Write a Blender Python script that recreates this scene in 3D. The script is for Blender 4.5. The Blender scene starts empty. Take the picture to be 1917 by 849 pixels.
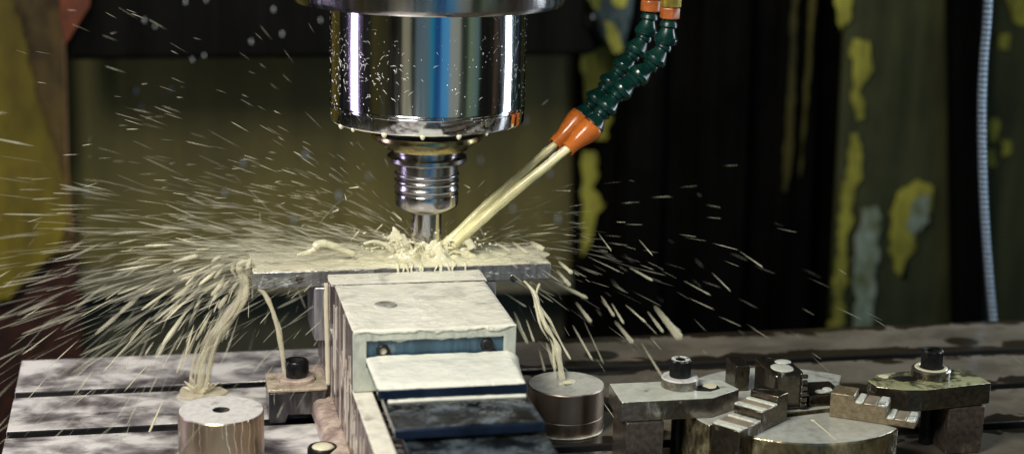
import bpy, bmesh, math, random
from mathutils import Vector, Matrix, noise

random.seed(7)
scene = bpy.context.scene
COL = scene.collection
S = 0.001                      # everything below is written in millimetres
R = math.radians

# ------------------------------------------------------------------ camera
F_PX, PW, PH = 3200.0, 1917.0, 849.0
yaw, pitch, roll = R(12.2), R(13.7), R(1.4)
FWD = Vector((math.sin(yaw)*math.cos(pitch), math.cos(yaw)*math.cos(pitch), -math.sin(pitch)))
RT0 = Vector((math.cos(yaw), -math.sin(yaw), 0))
UP0 = RT0.cross(FWD)
RT = RT0*math.cos(roll) + UP0*math.sin(roll)
UP = -RT0*math.sin(roll) + UP0*math.cos(roll)
CAM = Vector((-216.2, -1329.2, 473.5))
cd = bpy.data.cameras.new('camera')
cam = bpy.data.objects.new('camera', cd)
COL.objects.link(cam)
m = Matrix((RT, UP, -FWD)).transposed().to_4x4()
m.translation = CAM*S
cam.matrix_world = m
cd.sensor_width = 36.0
cd.lens = F_PX/PW*36.0
cd.clip_start, cd.clip_end = 0.02, 20.0
cd.dof.use_dof = True
cd.dof.focus_distance = 1.31
cd.dof.aperture_fstop = 4.2
scene.camera = cam

def ray(x, y):
    return (FWD*F_PX + RT*(x-958.5) - UP*(y-424.5)).normalized()
def at_z(x, y, z):             # the point at height z seen at photo pixel x, y
    d = ray(x, y); return CAM + d*((z-CAM.z)/d.z)
def at_y(x, y, Y):             # the point at depth Y seen at photo pixel x, y
    d = ray(x, y); return CAM + d*((Y-CAM.y)/d.y)

# ------------------------------------------------------------------ light
scene.view_settings.view_transform = 'Standard'
scene.view_settings.look = 'None'
scene.view_settings.exposure = 0.0
scene.view_settings.gamma = 1.0
scene.render.engine = 'CYCLES'
scene.cycles.transparent_max_bounces = 24
scene.cycles.max_bounces = 8
scene.cycles.use_denoising = True
scene.cycles.sample_clamp_indirect = 4.0

w = bpy.data.worlds.new('World'); scene.world = w; w.use_nodes = True
nt = w.node_tree; nt.nodes.clear()
def wn(t, **k):
    n = nt.nodes.new(t)
    for a, b in k.items(): setattr(n, a, b)
    return n
tc = wn('ShaderNodeTexCoord'); sx = wn('ShaderNodeSeparateXYZ')
nt.links.new(tc.outputs['Generated'], sx.inputs[0])
neg = wn('ShaderNodeMath', operation='MULTIPLY'); neg.inputs[1].default_value = -1
nt.links.new(sx.outputs['Y'], neg.inputs[0])
atn = wn('ShaderNodeMath', operation='ARCTAN2')
nt.links.new(sx.outputs['X'], atn.inputs[0]); nt.links.new(neg.outputs[0], atn.inputs[1])
mr = wn('ShaderNodeMapRange'); mr.inputs['From Min'].default_value = -math.pi; mr.inputs['From Max'].default_value = math.pi
nt.links.new(atn.outputs[0], mr.inputs['Value'])
ramp = wn('ShaderNodeValToRGB'); ramp.color_ramp.interpolation = 'EASE'
nt.links.new(mr.outputs[0], ramp.inputs[0])
# the workshop in front of the machine, by compass angle (0 = towards the operator): dark with a blue window and bands added for the spindle's reflected stripes
dark = (.012, .012, .010)
stops = [(-180, dark), (-84, dark), (-74, (.07, .062, .018)), (-58, (.05, .045, .02)), (-50, dark), (-41, (.03, .027, .02)), (-37, (.42, .40, .26)), (-31, (.40, .38, .25)),
         (-28, (.02, .03, .02)), (-25, (.03, .045, .04)), (-22, (.15, .22, .24)), (-10, (.16, .25, .29)), (-5, (.03, .32, .47)), (0, (.02, .12, .35)), (4, (.02, .10, .33)), (7, (.10, .42, .80)), (14, (.12, .45, .82)),
         (17, (.42, .47, .42)), (27, (.42, .45, .36)), (30, (.04, .05, .04)), (36, (.05, .07, .05)), (40, (.22, .30, .18)), (49, (.16, .26, .24)), (55, dark), (70, dark), (76, (.09, .06, .03)), (81, dark),
         (112, dark), (118, (.02, .05, .12)), (124, dark), (180, dark)]
cr = ramp.color_ramp
while len(cr.elements) < len(stops): cr.elements.new(0.5)
for e, (a, c) in zip(cr.elements, stops):
    e.position = (a+180)/360
for e, (a, c) in zip(cr.elements, stops):
    e.color = (*c, 1)
# fades towards the dark ceiling and floor
fz = wn('ShaderNodeMapRange', interpolation_type='SMOOTHSTEP'); fz.inputs['From Min'].default_value = .95; fz.inputs['From Max'].default_value = .25
fa = wn('ShaderNodeMath', operation='ABSOLUTE')
nt.links.new(sx.outputs['Z'], fa.inputs[0]); nt.links.new(fa.outputs[0], fz.inputs['Value'])
mixw = wn('ShaderNodeMix', data_type='RGBA'); mixw.inputs['A'].default_value = (.02, .02, .018, 1)
nt.links.new(fz.outputs[0], mixw.inputs['Factor']); nt.links.new(ramp.outputs['Color'], mixw.inputs['B'])
bg = wn('ShaderNodeBackground'); bg.inputs['Strength'].default_value = .62
nt.links.new(mixw.outputs['Result'], bg.inputs['Color'])
wo = wn('ShaderNodeOutputWorld'); nt.links.new(bg.outputs[0], wo.inputs[0])

def area(name, loc, target, sx_, sy_, energy, color):
    l = bpy.data.lights.new(name, 'AREA'); l.shape = 'RECTANGLE'
    l.size, l.size_y, l.energy, l.color = sx_*S, sy_*S, energy, color
    o = bpy.data.objects.new(name, l); COL.objects.link(o)
    loc = Vector(loc); o.location = loc*S
    o.rotation_euler = (Vector(target)-loc).to_track_quat('-Z', 'Y').to_euler()
    return o
area('work_lamp', (-470, -700, 880), (-60, -60, 60), 330, 330, 15.5, (1.0, .965, .87))
area('side_lamp', (-900, 170, 300), (0, 0, 260), 150, 520, 2.6, (.80, .68, 1.0))
area('door_lamp', (860, 60, 330), (0, 0, 260), 150, 520, 3.0, (.80, .90, 1.0))
area('back_fill', (40, 330, 520), (-20, 1050, -60), 420, 120, 3.6, (1.0, .94, .78))  # unseen fill light added to brighten the panels behind the table

# ------------------------------------------------------------------ material kit
class Mat:
    def __init__(s, name):
        s.m = bpy.data.materials.new(name); s.m.use_nodes = True
        s.t = s.m.node_tree; s.n = s.t.nodes
        s.b = s.n['Principled BSDF']
        s.tc = s.n.new('ShaderNodeTexCoord')
        s.v = s.tc.outputs['Object']
    def link(s, a, b): s.t.links.new(a, b)
    def mapping(s, scale=(1, 1, 1), rot=(0, 0, 0), loc=(0, 0, 0)):
        n = s.n.new('ShaderNodeMapping'); n.inputs['Scale'].default_value = scale
        n.inputs['Rotation'].default_value = rot; n.inputs['Location'].default_value = loc
        s.link(s.v, n.inputs[0]); return n.outputs[0]
    def noise(s, scale, detail=4, rough=.55, vec=None, dist=0.0):
        n = s.n.new('ShaderNodeTexNoise'); n.inputs['Scale'].default_value = scale
        n.inputs['Detail'].default_value = detail; n.inputs['Roughness'].default_value = rough; n.inputs['Distortion'].default_value = dist
        s.link(vec or s.v, n.inputs['Vector']); return n.outputs['Fac']
    def voro(s, scale, vec=None, feature='F1'):
        n = s.n.new('ShaderNodeTexVoronoi'); n.feature = feature; n.inputs['Scale'].default_value = scale
        s.link(vec or s.v, n.inputs['Vector']); return n.outputs['Distance']
    def rng(s, val, a, b, c=0.0, d=1.0):
        n = s.n.new('ShaderNodeMapRange'); n.interpolation_type = 'SMOOTHSTEP'
        s.link(val, n.inputs['Value'])
        for k, x in zip(('From Min', 'From Max', 'To Min', 'To Max'), (a, b, c, d)): n.inputs[k].default_value = x
        return n.outputs[0]
    def math(s, op, a, b):
        n = s.n.new('ShaderNodeMath'); n.operation = op
        for i, x in enumerate((a, b)):
            if isinstance(x, (int, float)): n.inputs[i].default_value = x
            else: s.link(x, n.inputs[i])
        return n.outputs[0]
    def mix(s, f, a, b):
        n = s.n.new('ShaderNodeMix'); n.data_type = 'RGBA'
        if isinstance(f, (int, float)): n.inputs['Factor'].default_value = f
        else: s.link(f, n.inputs['Factor'])
        for k, x in (('A', a), ('B', b)):
            if isinstance(x, tuple): n.inputs[k].default_value = (*x, 1)
            else: s.link(x, n.inputs[k])
        return n.outputs['Result']
    def set(s, key, x):
        if isinstance(x, tuple): s.b.inputs[key].default_value = (*x, 1)
        elif isinstance(x, (int, float)): s.b.inputs[key].default_value = x
        else: s.link(x, s.b.inputs[key])
        return s
    def bump(s, h, strength=.3, dist=.001):
        n = s.n.new('ShaderNodeBump'); n.inputs['Strength'].default_value = strength; n.inputs['Distance'].default_value = dist
        s.link(h, n.inputs['Height']); s.link(n.outputs[0], s.b.inputs['Normal']); return s

def film(name, base, liquid, cover, metal=.8, rough=.3, scale=30, vec_scale=(1, 1, 1), edge=.12, liquid_rough=.25, bump=.35, wear=0.0, grain_z=.12, detail=5):
    """metal with a broken film of milky coolant lying on it; cover 0..1 says how much of it is wet"""
    k = Mat(name)
    vec = k.mapping(vec_scale)
    n1 = k.noise(scale, detail, .6, vec, .6)
    n2 = k.noise(scale*5, 3, .6, vec)
    h = k.math('ADD', k.math('MULTIPLY', n1, .78), k.math('MULTIPLY', n2, .22))
    c = .5 + (.5-cover)*.42
    mask = k.rng(h, c-edge*.5, c+edge*.5)
    grain = k.noise(260, 3, .6, k.mapping((1, 1, grain_z)))
    b0 = tuple(x*.55 for x in base)
    bc = k.mix(k.rng(grain, .3, .7), b0, base)
    tint = k.mix(k.rng(n2, .3, .7), tuple(x*.82 for x in liquid), liquid)
    if wear:                       # rubbed bright metal along the sharp edges
        bv = k.n.new('ShaderNodeBevel'); bv.samples = 4; bv.inputs['Radius'].default_value = .0011
        ge = k.n.new('ShaderNodeNewGeometry'); dp = k.n.new('ShaderNodeVectorMath'); dp.operation = 'DOT_PRODUCT'
        k.link(bv.outputs[0], dp.inputs[0]); k.link(ge.outputs['Normal'], dp.inputs[1])
        ew = k.math('MULTIPLY', k.rng(dp.outputs['Value'], .97, .86), k.rng(k.noise(180, 3), .35, .6))
        bc = k.mix(k.math('MULTIPLY', ew, wear), bc, (.74, .71, .64))
    k.set('Base Color', k.mix(mask, bc, tint))
    k.set('Metallic', k.math('MULTIPLY', k.math('SUBTRACT', 1.0, mask), metal))
    k.set('Roughness', k.rng(mask, 0, 1, rough, liquid_rough))
    k.bump(k.math('ADD', mask, k.math('MULTIPLY', n2, .6)), bump, .0012)
    return k.m

def steel(name, color, rough=.22, streak=(1, 1, 1), amount=.12, metal=1.0, speck=0.0):
    k = Mat(name)
    v = k.mapping(streak)
    n = k.noise(120, 4, .6, v); g = k.noise(18, 3, .6)
    k.set('Metallic', metal)
    col = k.mix(k.rng(g, .3, .7), tuple(c*.75 for c in color), color)
    if speck:
        d = k.voro(420); gate = k.noise(60, 2)
        sp = k.math('MULTIPLY', k.rng(d, .30, .16), k.rng(gate, .52, .60))
        col = k.mix(sp, col, (.85, .84, .76))
        k.set('Metallic', k.math('SUBTRACT', metal, k.math('MULTIPLY', sp, .8)))
    k.set('Base Color', col)
    k.set('Roughness', k.rng(n, .25, .75, rough-amount*.5, rough+amount))
    k.bump(n, .06, .0004)
    return k.m

def plain(name, color, rough=.5, metal=0.0, var=.25, scale=25, bump=.08, streak=(1, 1, 1)):
    k = Mat(name)
    n = k.noise(scale, 5, .6, k.mapping(streak))
    k.set('Base Color', k.mix(k.rng(n, .28, .72), tuple(c*(1-var) for c in color), tuple(min(1, c*(1+var)) for c in color)))
    k.set('Roughness', k.rng(n, .3, .7, max(.05, rough-.1), min(1, rough+.12))); k.set('Metallic', metal)
    if bump: k.bump(n, bump, .001)
    return k.m

def liquid(name, color, alpha=1.0, rough=.18, sss=.0, thin=False):
    k = Mat(name)
    n = k.noise(90, 3)
    k.set('Base Color', k.mix(k.rng(n, .3, .7), tuple(c*.86 for c in color), color))
    k.set('Roughness', rough); k.set('Specular IOR Level', .5)
    if thin:                       # how much liquid there is along each stretched drop
        at = k.n.new('ShaderNodeAttribute'); at.attribute_name = 'amount'
        k.set('Alpha', k.math('MULTIPLY', at.outputs['Fac'], alpha))
    elif alpha < 1: k.set('Alpha', alpha)
    if sss:
        k.set('Subsurface Weight', sss); k.b.inputs['Subsurface Radius'].default_value = (.004, .004, .003)
    return k.m

# spindle: polished, scratched, with specks of dried coolant
def mat_spindle():
    k = Mat('scratched_chrome')
    v = k.mapping((1, 1, .05)); n = k.noise(300, 3, .6, v)
    ring = k.noise(700, 2, .5, k.mapping((.02, .02, 1)))
    d = k.voro(330, k.mapping((1, 1, .8))); gate = k.noise(34, 3, .6)
    sp = k.math('MULTIPLY', k.rng(d, .20, .10), k.rng(gate, .54, .66))
    wear = k.math('MULTIPLY', sp, .8)
    k.set('Base Color', k.mix(wear, (.66, .66, .67), (.90, .89, .86)))
    k.set('Metallic', k.math('SUBTRACT', 1.0, k.math('MULTIPLY', sp, .7)))
    base_r = k.rng(n, .3, .7, .07, .13)
    k.set('Roughness', k.math('ADD', base_r, k.math('MULTIPLY', wear, .35)))
    k.bump(k.math('ADD', k.math('MULTIPLY', ring, .25), wear), .10, .0006)
    return k.m

CREAM = (.80, .76, .55)
WHITE = (.80, .79, .68)
M = {}
M['chrome'] = mat_spindle()
M['ring_steel'] = steel('ring_steel', (.62, .60, .60), .16, (1, 1, .1), .1)
M['gold_ring'] = steel('bronze_ring', (.50, .43, .22), .22, (1, 1, .1), .1)
M['holder'] = steel('turned_steel', (.56, .54, .56), .20, (.02, .02, 1), .08, 1.0)
M['shank'] = steel('carbide', (.62, .60, .60), .12, (1, 1, .1), .08)
M['black'] = plain('black_gap_shade', (.012, .012, .011), .5)  # black painted where holes, slots and gaps would lie in shade
M['plate_top'] = film('wet_plate', (.30, .30, .32), CREAM, .70, .9, .25, 34, (1, 2.2, 1), .18, .2, .5)
M['plate_side'] = film('plate_side', (.26, .255, .25), (.62, .66, .62), .26, .45, .2, 45, (1, 1, 2.5), .12, .2)
M['vise_top'] = film('wet_vise_top', (.25, .26, .25), (.82, .80, .69), .86, .7, .25, 30, (1, 1.7, 1), .30, .22, .5)
M['vise_side'] = film('vise_side', (.15, .12, .118), (.44, .37, .34), .42, .6, .25, 30, (1, 3.0, .08), .16, .22, .35)
M['vise_front'] = film('wet_vise_front', (.26, .28, .26), (.52, .55, .475), .88, .5, .3, 40, (1, 1, .5), .3, .25, .25)
M['cream_rail'] = film('wet_rail', (.35, .33, .28), (.84, .80, .68), .88, .5, .3, 30, (1, 1, 1), .3, .25, .3)
M['grey_jaw'] = film('jaw_side', (.34, .33, .36), (.55, .52, .48), .25, .5, .35, 26, (1, 1, .25), .3, .3, .2)
M['blue_sheen_panel'] = film('blue_sheen_panel', (.055, .115, .17), (.55, .66, .66), .10, .15, .25, 40, (1, 1, .6), .3, .2, .2)  # blue reflection in the recess is painted into the panel's colour
M['cover_white'] = film('drenched_cover', (.03, .05, .09), (.80, .80, .72), .97, .2, .25, 26, (1, 1, 1), .10, .25, .5)
M['cover_wet'] = film('wet_cover', (.008, .009, .011), (.13, .165, .195), .32, .1, .05, 46, (1, 1.1, 1), .34, .07, .6, detail=3)  # coolant film, tinted bluish to paint the covers' blue highlights
M['cover_lip'] = plain('black_paint_blue_sheen', (.008, .015, .032), .12, .2, .4, 40, .15)  # near-black paint with the lips' blue reflection mixed into its colour
M['table_top'] = None
M['bronze_steel'] = steel('aged_steel', (.46, .40, .33), .24, (1, 1, .08), .14)
M['block_top'] = film('wet_block_top', (.35, .34, .34), (.70, .68, .66), .86, .5, .3, 40, (1, 1, 1), .3, .25, .15)
M['block_side'] = None
M['clamp_steel'] = film('clamp_steel', (.40, .365, .32), (.46, .46, .40), .12, .9, .26, 60, (1, 1, .7), .22, .2, .35, 1.0, 1.0)
M['clamp_top'] = film('wet_clamp_top', (.20, .19, .17), (.60, .62, .54), .88, .6, .2, 30, (1, 1, 1), .16, .12, .3, 1.0)
M['clamp_top_olive'] = film('olive_wet_top', (.20, .19, .12), (.42, .43, .24), .56, .6, .2, 45, (1, 1, 1), .16, .12, .4, 1.0)
M['black_oxide'] = plain('black_oxide', (.022, .022, .022), .32, .6, .4, 90, .2)
M['screw_top'] = film('screw_top', (.16, .16, .16), (.78, .78, .72), .66, .7, .3, 130, (1, 1, 1), .15, .2, .4)
M['chuck_side'] = film('brassy_wet_steel', (.50, .44, .27), (.46, .40, .24), .22, .95, .22, 40, (1, 1, .5), .35, .2, .3, 1.0, .4)
M['chuck_top'] = film('wet_chuck_top', (.20, .19, .17), (.46, .47, .42), .93, .5, .2, 26, (1, 1, 1), .3, .10, .10, 1.0)
M['jaw_face'] = film('worn_jaw_steel', (.40, .32, .20), (.20, .155, .09), .36, .6, .32, 95, (1, 1, 1), .3, .4, .3, 1.0, 1.0)
M['jaw_dark'] = film('dark_jaw', (.17, .145, .11), (.36, .38, .34), .14, .9, .2, 55, (1, 1, .5), .2, .15, .4, 1.0, 1.0)
M['jaw_tooth'] = film('wet_jaw_tooth', (.30, .34, .36), (.72, .74, .64), .78, .6, .25, 60, (1, 1, 1), .25, .2, .3)
M['jaw_tan'] = plain('tan_film', (.38, .32, .24), .35, .3, .2, 60, .2)
M['hose'] = plain('green_hose_plastic', (.002, .026, .020), .27, 0, .3, 60, .05)
M['orange'] = plain('orange_nozzle_plastic', (.54, .14, .02), .22, 0, .2, 60, .05)
M['orange_dark'] = plain('orange_fitting', (.38, .10, .02), .3, 0, .25, 60, .05)
M['brass'] = plain('brass_fitting', (.42, .33, .06), .3, .7, .25, 60, .05)
M['coolant'] = liquid('coolant', CREAM, 1, .16, .25)
M['jet'] = liquid('coolant_jet', (.88, .81, .45), .97, .15, .3)
M['stream'] = liquid('falling_coolant', (.88, .81, .60), .62, .2, .1)
M['spray'] = liquid('fine_coolant', (.80, .76, .57), .46, .3, 0, True)
M['mist'] = liquid('coolant_mist', (.74, .72, .56), .17, .4, 0, True)
M['drops'] = liquid('flying_coolant', (.86, .81, .58), .75, .25, 0, True)
M['pink_wet'] = film('pinkish_wet_iron', (.36, .25, .21), (.66, .53, .44), .55, .2, .35, 40, (1, 1, .4), .3, .25, .35)

def mat_table():
    k = Mat('wet_cast_table')
    n1 = k.noise(13, 6, .60, k.mapping((1, 1.3, 1)), .5); n2 = k.noise(60, 4, .6); n3 = k.noise(30, 3, .55, k.mapping((.9, 1.2, 1)), .4)
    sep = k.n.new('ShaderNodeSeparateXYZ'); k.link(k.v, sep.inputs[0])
    # the left half lies under the splash and is drenched, the right half oily; the light's falloff to the right is painted in too
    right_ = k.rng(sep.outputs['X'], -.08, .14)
    h = k.math('ADD', k.math('ADD', k.math('MULTIPLY', n1, .45), k.math('MULTIPLY', n3, .45)), k.math('MULTIPLY', n2, .10))
    # grime gathers along the slots (pitch 91.5 mm)
    fr = k.math('FRACT', k.math('DIVIDE', k.math('ADD', sep.outputs['Y'], 1.0-.048+.0457+.0035), .0915), 0)
    near = k.rng(k.math('ADD', k.math('ABSOLUTE', k.math('SUBTRACT', fr, .5), 0), k.math('MULTIPLY', k.math('SUBTRACT', n3, .5), .30)), .30, .10)
    hr = k.math('SUBTRACT', k.math('ADD', k.math('MULTIPLY', h, .8), .215), k.math('MULTIPLY', near, .22))
    hl = k.math('ADD', h, .02)
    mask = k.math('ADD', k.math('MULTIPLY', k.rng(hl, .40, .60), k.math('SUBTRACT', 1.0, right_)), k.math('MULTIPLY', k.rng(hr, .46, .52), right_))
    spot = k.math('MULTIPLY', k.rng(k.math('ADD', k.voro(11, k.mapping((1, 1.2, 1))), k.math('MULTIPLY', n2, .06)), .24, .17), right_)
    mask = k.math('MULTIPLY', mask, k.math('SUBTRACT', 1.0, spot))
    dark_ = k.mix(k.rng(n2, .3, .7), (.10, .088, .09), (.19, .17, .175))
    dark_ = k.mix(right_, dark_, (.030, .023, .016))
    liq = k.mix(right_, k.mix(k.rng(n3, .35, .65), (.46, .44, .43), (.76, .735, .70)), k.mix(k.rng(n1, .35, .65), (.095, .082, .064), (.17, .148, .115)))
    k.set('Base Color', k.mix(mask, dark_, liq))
    k.set('Metallic', k.math('MULTIPLY', k.math('SUBTRACT', 1.0, mask), .3))
    k.set('Roughness', k.rng(n3, .3, .7, .10, .24))
    k.bump(k.math('ADD', mask, k.math('MULTIPLY', n2, .4)), .16, .0012)
    return k.m
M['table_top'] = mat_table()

def mat_runs(name, base, liq, metal, rough, thr=.10):
    """round steel block with coolant running down it in thin wandering lines"""
    k = Mat(name)
    sep = k.n.new('ShaderNodeSeparateXYZ'); k.link(k.v, sep.inputs[0])
    a = k.n.new('ShaderNodeMath'); a.operation = 'ARCTAN2'
    k.link(sep.outputs['X'], a.inputs[0]); k.link(sep.outputs['Y'], a.inputs[1])
    wob = k.noise(55, 3, .6)
    u = k.math('ADD', k.math('MULTIPLY', a.outputs[0], 5.5), k.math('MULTIPLY', wob, 1.6))
    cell = k.math('ABSOLUTE', k.math('SUBTRACT', k.math('FRACT', u, 0), .5), 0)
    line = k.rng(cell, .055, .02)
    gate = k.rng(k.noise(26, 2, .5, k.mapping((1, 1, .3))), .46, .54)
    line = k.math('MULTIPLY', line, gate)
    spots = k.math('MULTIPLY', k.rng(k.voro(95, k.mapping((1, 1, .7))), .20, .13), k.rng(k.noise(40, 2), .52, .58))
    mask = k.math('MAXIMUM', line, spots)
    g = k.noise(14, 3, .6)
    k.set('Base Color', k.mix(mask, k.mix(k.rng(g, .35, .65), tuple(c*.7 for c in base), base), liq))
    k.set('Metallic', k.math('MULTIPLY', k.math('SUBTRACT', 1.0, k.math('MULTIPLY', mask, .9)), metal))
    k.set('Roughness', k.rng(g, .3, .7, rough-.05, rough+.08))
    k.bump(mask, .5, .0010)
    return k.m
M['block_side'] = mat_runs('block_side_with_runs', (.50, .41, .30), (.74, .68, .56), 1.0, .34)

def mat_back(name, col, dirt, scale=9, rough=.35, streak=.08, spec=.18):
    """painted sheet with vertical dirty runs"""
    k = Mat(name)
    v = k.mapping((1, 1, streak))
    n = k.noise(scale*4, 5, .65, v); g = k.noise(scale, 4, .6); f = k.noise(scale*14, 3, .6, v)
    h = k.math('ADD', k.math('MULTIPLY', n, .5), k.math('ADD', k.math('MULTIPLY', g, .35), k.math('MULTIPLY', f, .15)))
    k.set('Base Color', k.mix(k.rng(h, .36, .64), dirt, col))
    k.set('Roughness', rough+.15); k.set('Specular IOR Level', spec); k.bump(f, .12, .002)
    return k.m
M['olive'] = mat_back('olive_sheet', (.130, .108, .034), (.078, .067, .024), 5)
M['olive_low'] = mat_back('dark_slate_sheet', (.10, .092, .055), (.05, .047, .03), 6)
M['olive_wet'] = mat_back('washed_olive_edge', (.15, .14, .095), (.10, .09, .055))
M['olive_dark'] = mat_back('dark_olive_sheet', (.062, .066, .028), (.026, .030, .014))
M['head_black'] = mat_back('black_casting', (.004, .004, .0035), (.002, .002, .002), 9, .6, .08, .02)
M['curtain'] = mat_back('black_bellows', (.0048, .0045, .004), (.0012, .0012, .0012), 9, .6, .08, .02)
M['yellow'] = mat_back('yellow_paint', (.165, .128, .012), (.08, .058, .010), 6, .4, .35)
M['yellow_green'] = mat_back('yellow_green_paint', (.40, .38, .06), (.12, .118, .022), 15, .4, .12)
M['pale_chip_and_glint'] = mat_back('pale_chip_and_glint', (.30, .36, .31), (.10, .12, .05), 18, .35, .6)  # pale paint patch, also used for a painted bluish reflection
M['brown'] = mat_back('brown_stained_sheet', (.13, .085, .025), (.035, .022, .010), 10, .45, .4)
M['rust'] = mat_back('dark_red_rust', (.050, .016, .010), (.014, .007, .005), 16, .5, 1)
M['red_flap'] = mat_back('red_brown_flap', (.10, .026, .009), (.045, .012, .006), 16, .5, .6)
M['teal'] = mat_back('blue_grey_casting', (.07, .10, .11), (.02, .03, .03), 20, .35, .6)
def mat_cable():
    k = Mat('braided_hose')
    wv = k.n.new('ShaderNodeTexWave'); wv.bands_direction = 'Z'; wv.inputs['Scale'].default_value = 60; wv.inputs['Distortion'].default_value = 1.5
    k.link(k.v, wv.inputs[0])
    k.set('Base Color', k.mix(wv.outputs['Fac'], (.03, .045, .065), (.24, .31, .38))); k.set('Roughness', .35); k.set('Metallic', .3)
    k.bump(wv.outputs['Fac'], .6, .002)
    return k.m
M['cable'] = mat_cable()

# ------------------------------------------------------------------ object kit
LOC = {}
def tag(o, label=None, cat=None, group=None, kind=None):
    if label: o['label'] = label
    if cat: o['category'] = cat
    if group: o['group'] = group
    if kind: o['kind'] = kind
    return o
def thing(name, label, cat, loc, group=None):
    o = bpy.data.objects.new(name, None); COL.objects.link(o)
    o.empty_display_size = .01
    loc = Vector(loc); o.location = loc*S; LOC[o] = loc
    return tag(o, label, cat, group)
def obj(name, bm, mats, parent=None, bevel=0, smooth=40, origin=None, seg=2):
    """links one mesh object; bm is in world millimetres"""
    pl = LOC[parent] if parent is not None else Vector((0, 0, 0))
    og = Vector(origin) if origin is not None else pl
    for v in bm.verts: v.co = (v.co-og)*S
    bmesh.ops.recalc_face_normals(bm, faces=bm.faces)
    me = bpy.data.meshes.new(name); bm.to_mesh(me); bm.free()
    for q in (mats if isinstance(mats, (list, tuple)) else [mats]): me.materials.append(q if not isinstance(q, str) else M[q])
    if smooth:
        me.shade_smooth()
        me.set_sharp_from_angle(angle=R(smooth))
    o = bpy.data.objects.new(name, me); COL.objects.link(o)
    o.location = (og-pl)*S
    if parent is not None: o.parent = parent
    LOC[o] = og
    if bevel:
        b = o.modifiers.new('bevel', 'BEVEL'); b.width = bevel*S; b.segments = seg; b.limit_method = 'ANGLE'; b.angle_limit = R(35)
    return o
def new(): return bmesh.new()
def box(bm, x0, x1, y0, y1, z0, z1, top=None):
    """axis box; top = material index of its upper face"""
    v = [bm.verts.new(p) for p in ((x0,y0,z0),(x1,y0,z0),(x1,y1,z0),(x0,y1,z0),(x0,y0,z1),(x1,y0,z1),(x1,y1,z1),(x0,y1,z1))]
    for i, q in enumerate(((0,3,2,1),(4,5,6,7),(0,1,5,4),(1,2,6,5),(2,3,7,6),(3,0,4,7))):
        f = bm.faces.new([v[k] for k in q])
        if i == 1 and top is not None: f.material_index = top
    return bm
def prism(bm, pts, z0, z1, top=None, axis=None):
    """polygon pts (x,y) raised from z0 to z1, or any 3-D polygon pushed along axis"""
    if axis is None:
        a = [bm.verts.new((p[0], p[1], z0)) for p in pts]; b = [bm.verts.new((p[0], p[1], z1)) for p in pts]
    else:
        a = [bm.verts.new(Vector(p)) for p in pts]; b = [bm.verts.new(Vector(p)+Vector(axis)) for p in pts]
    n = len(pts)
    bm.faces.new(a[::-1]); f = bm.faces.new(b)
    if top is not None: f.material_index = top
    for i in range(n): bm.faces.new((a[i], a[(i+1) % n], b[(i+1) % n], b[i]))
    return bm
def lathe(bm, prof, base, axis=(0, 0, 1), seg=64, mats=None):
    """prof = (radius, height along axis) pairs; mats = material index per band"""
    axis = Vector(axis).normalized(); q = axis.to_track_quat('Z', 'Y'); base = Vector(base)
    rings = []
    for r, h in prof:
        if r < 1e-6: rings.append([bm.verts.new(base+q @ Vector((0, 0, h)))])
        else: rings.append([bm.verts.new(base+q @ Vector((r*math.cos(2*math.pi*i/seg), r*math.sin(2*math.pi*i/seg), h))) for i in range(seg)])
    for k in range(len(rings)-1):
        a, b = rings[k], rings[k+1]
        for i in range(seg):
            j = (i+1) % seg
            if len(a) == 1 and len(b) == 1: continue
            if len(a) == 1: f = bm.faces.new((a[0], b[j], b[i]))
            elif len(b) == 1: f = bm.faces.new((a[i], a[j], b[0]))
            else: f = bm.faces.new((a[i], a[j], b[j], b[i]))
            if mats: f.material_index = mats[k]
    return bm
def tube(bm, pts, radii, seg=8, cap=True, wob=0.0, flat=1.0):
    pts = [Vector(p) for p in pts]; n = len(pts); rings = []
    prev = None
    for i, p in enumerate(pts):
        t = (pts[min(i+1, n-1)]-pts[max(i-1, 0)]).normalized()
        if prev is None:
            u = t.orthogonal().normalized()
        else:
            u = (prev-t*prev.dot(t)).normalized()
        prev = u; v = t.cross(u)
        r = radii[i] if isinstance(radii, (list, tuple)) else radii
        ring = []
        for k in range(seg):
            a = 2*math.pi*k/seg
            rr = r
            if wob: rr *= 1+wob*noise.noise(Vector((p.x*.13+math.cos(a)*1.2, p.y*.13+math.sin(a)*1.2, p.z*.10)))
            ring.append(bm.verts.new(p+u*math.cos(a)*rr+v*math.sin(a)*rr*flat))
        rings.append(ring)
    for i in range(n-1):
        for k in range(seg):
            j = (k+1) % seg
            bm.faces.new((rings[i][k], rings[i][j], rings[i+1][j], rings[i+1][k]))
    if cap:
        bm.faces.new(rings[0][::-1]); bm.faces.new(rings[-1])
    return bm
def spline(pts, n):
    """smooth curve through pts"""
    pts = [Vector(p) for p in pts]; out = []
    m_ = len(pts)-1
    for i in range(n):
        t = i/(n-1)*m_; k = min(int(t), m_-1); f = t-k
        p0, p1, p2, p3 = pts[max(k-1, 0)], pts[k], pts[k+1], pts[min(k+2, m_)]
        out.append(.5*((2*p1)+(p2-p0)*f+(2*p0-5*p1+4*p2-p3)*f*f+(3*p1-p0-3*p2+p3)*f**3))
    return out
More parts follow.
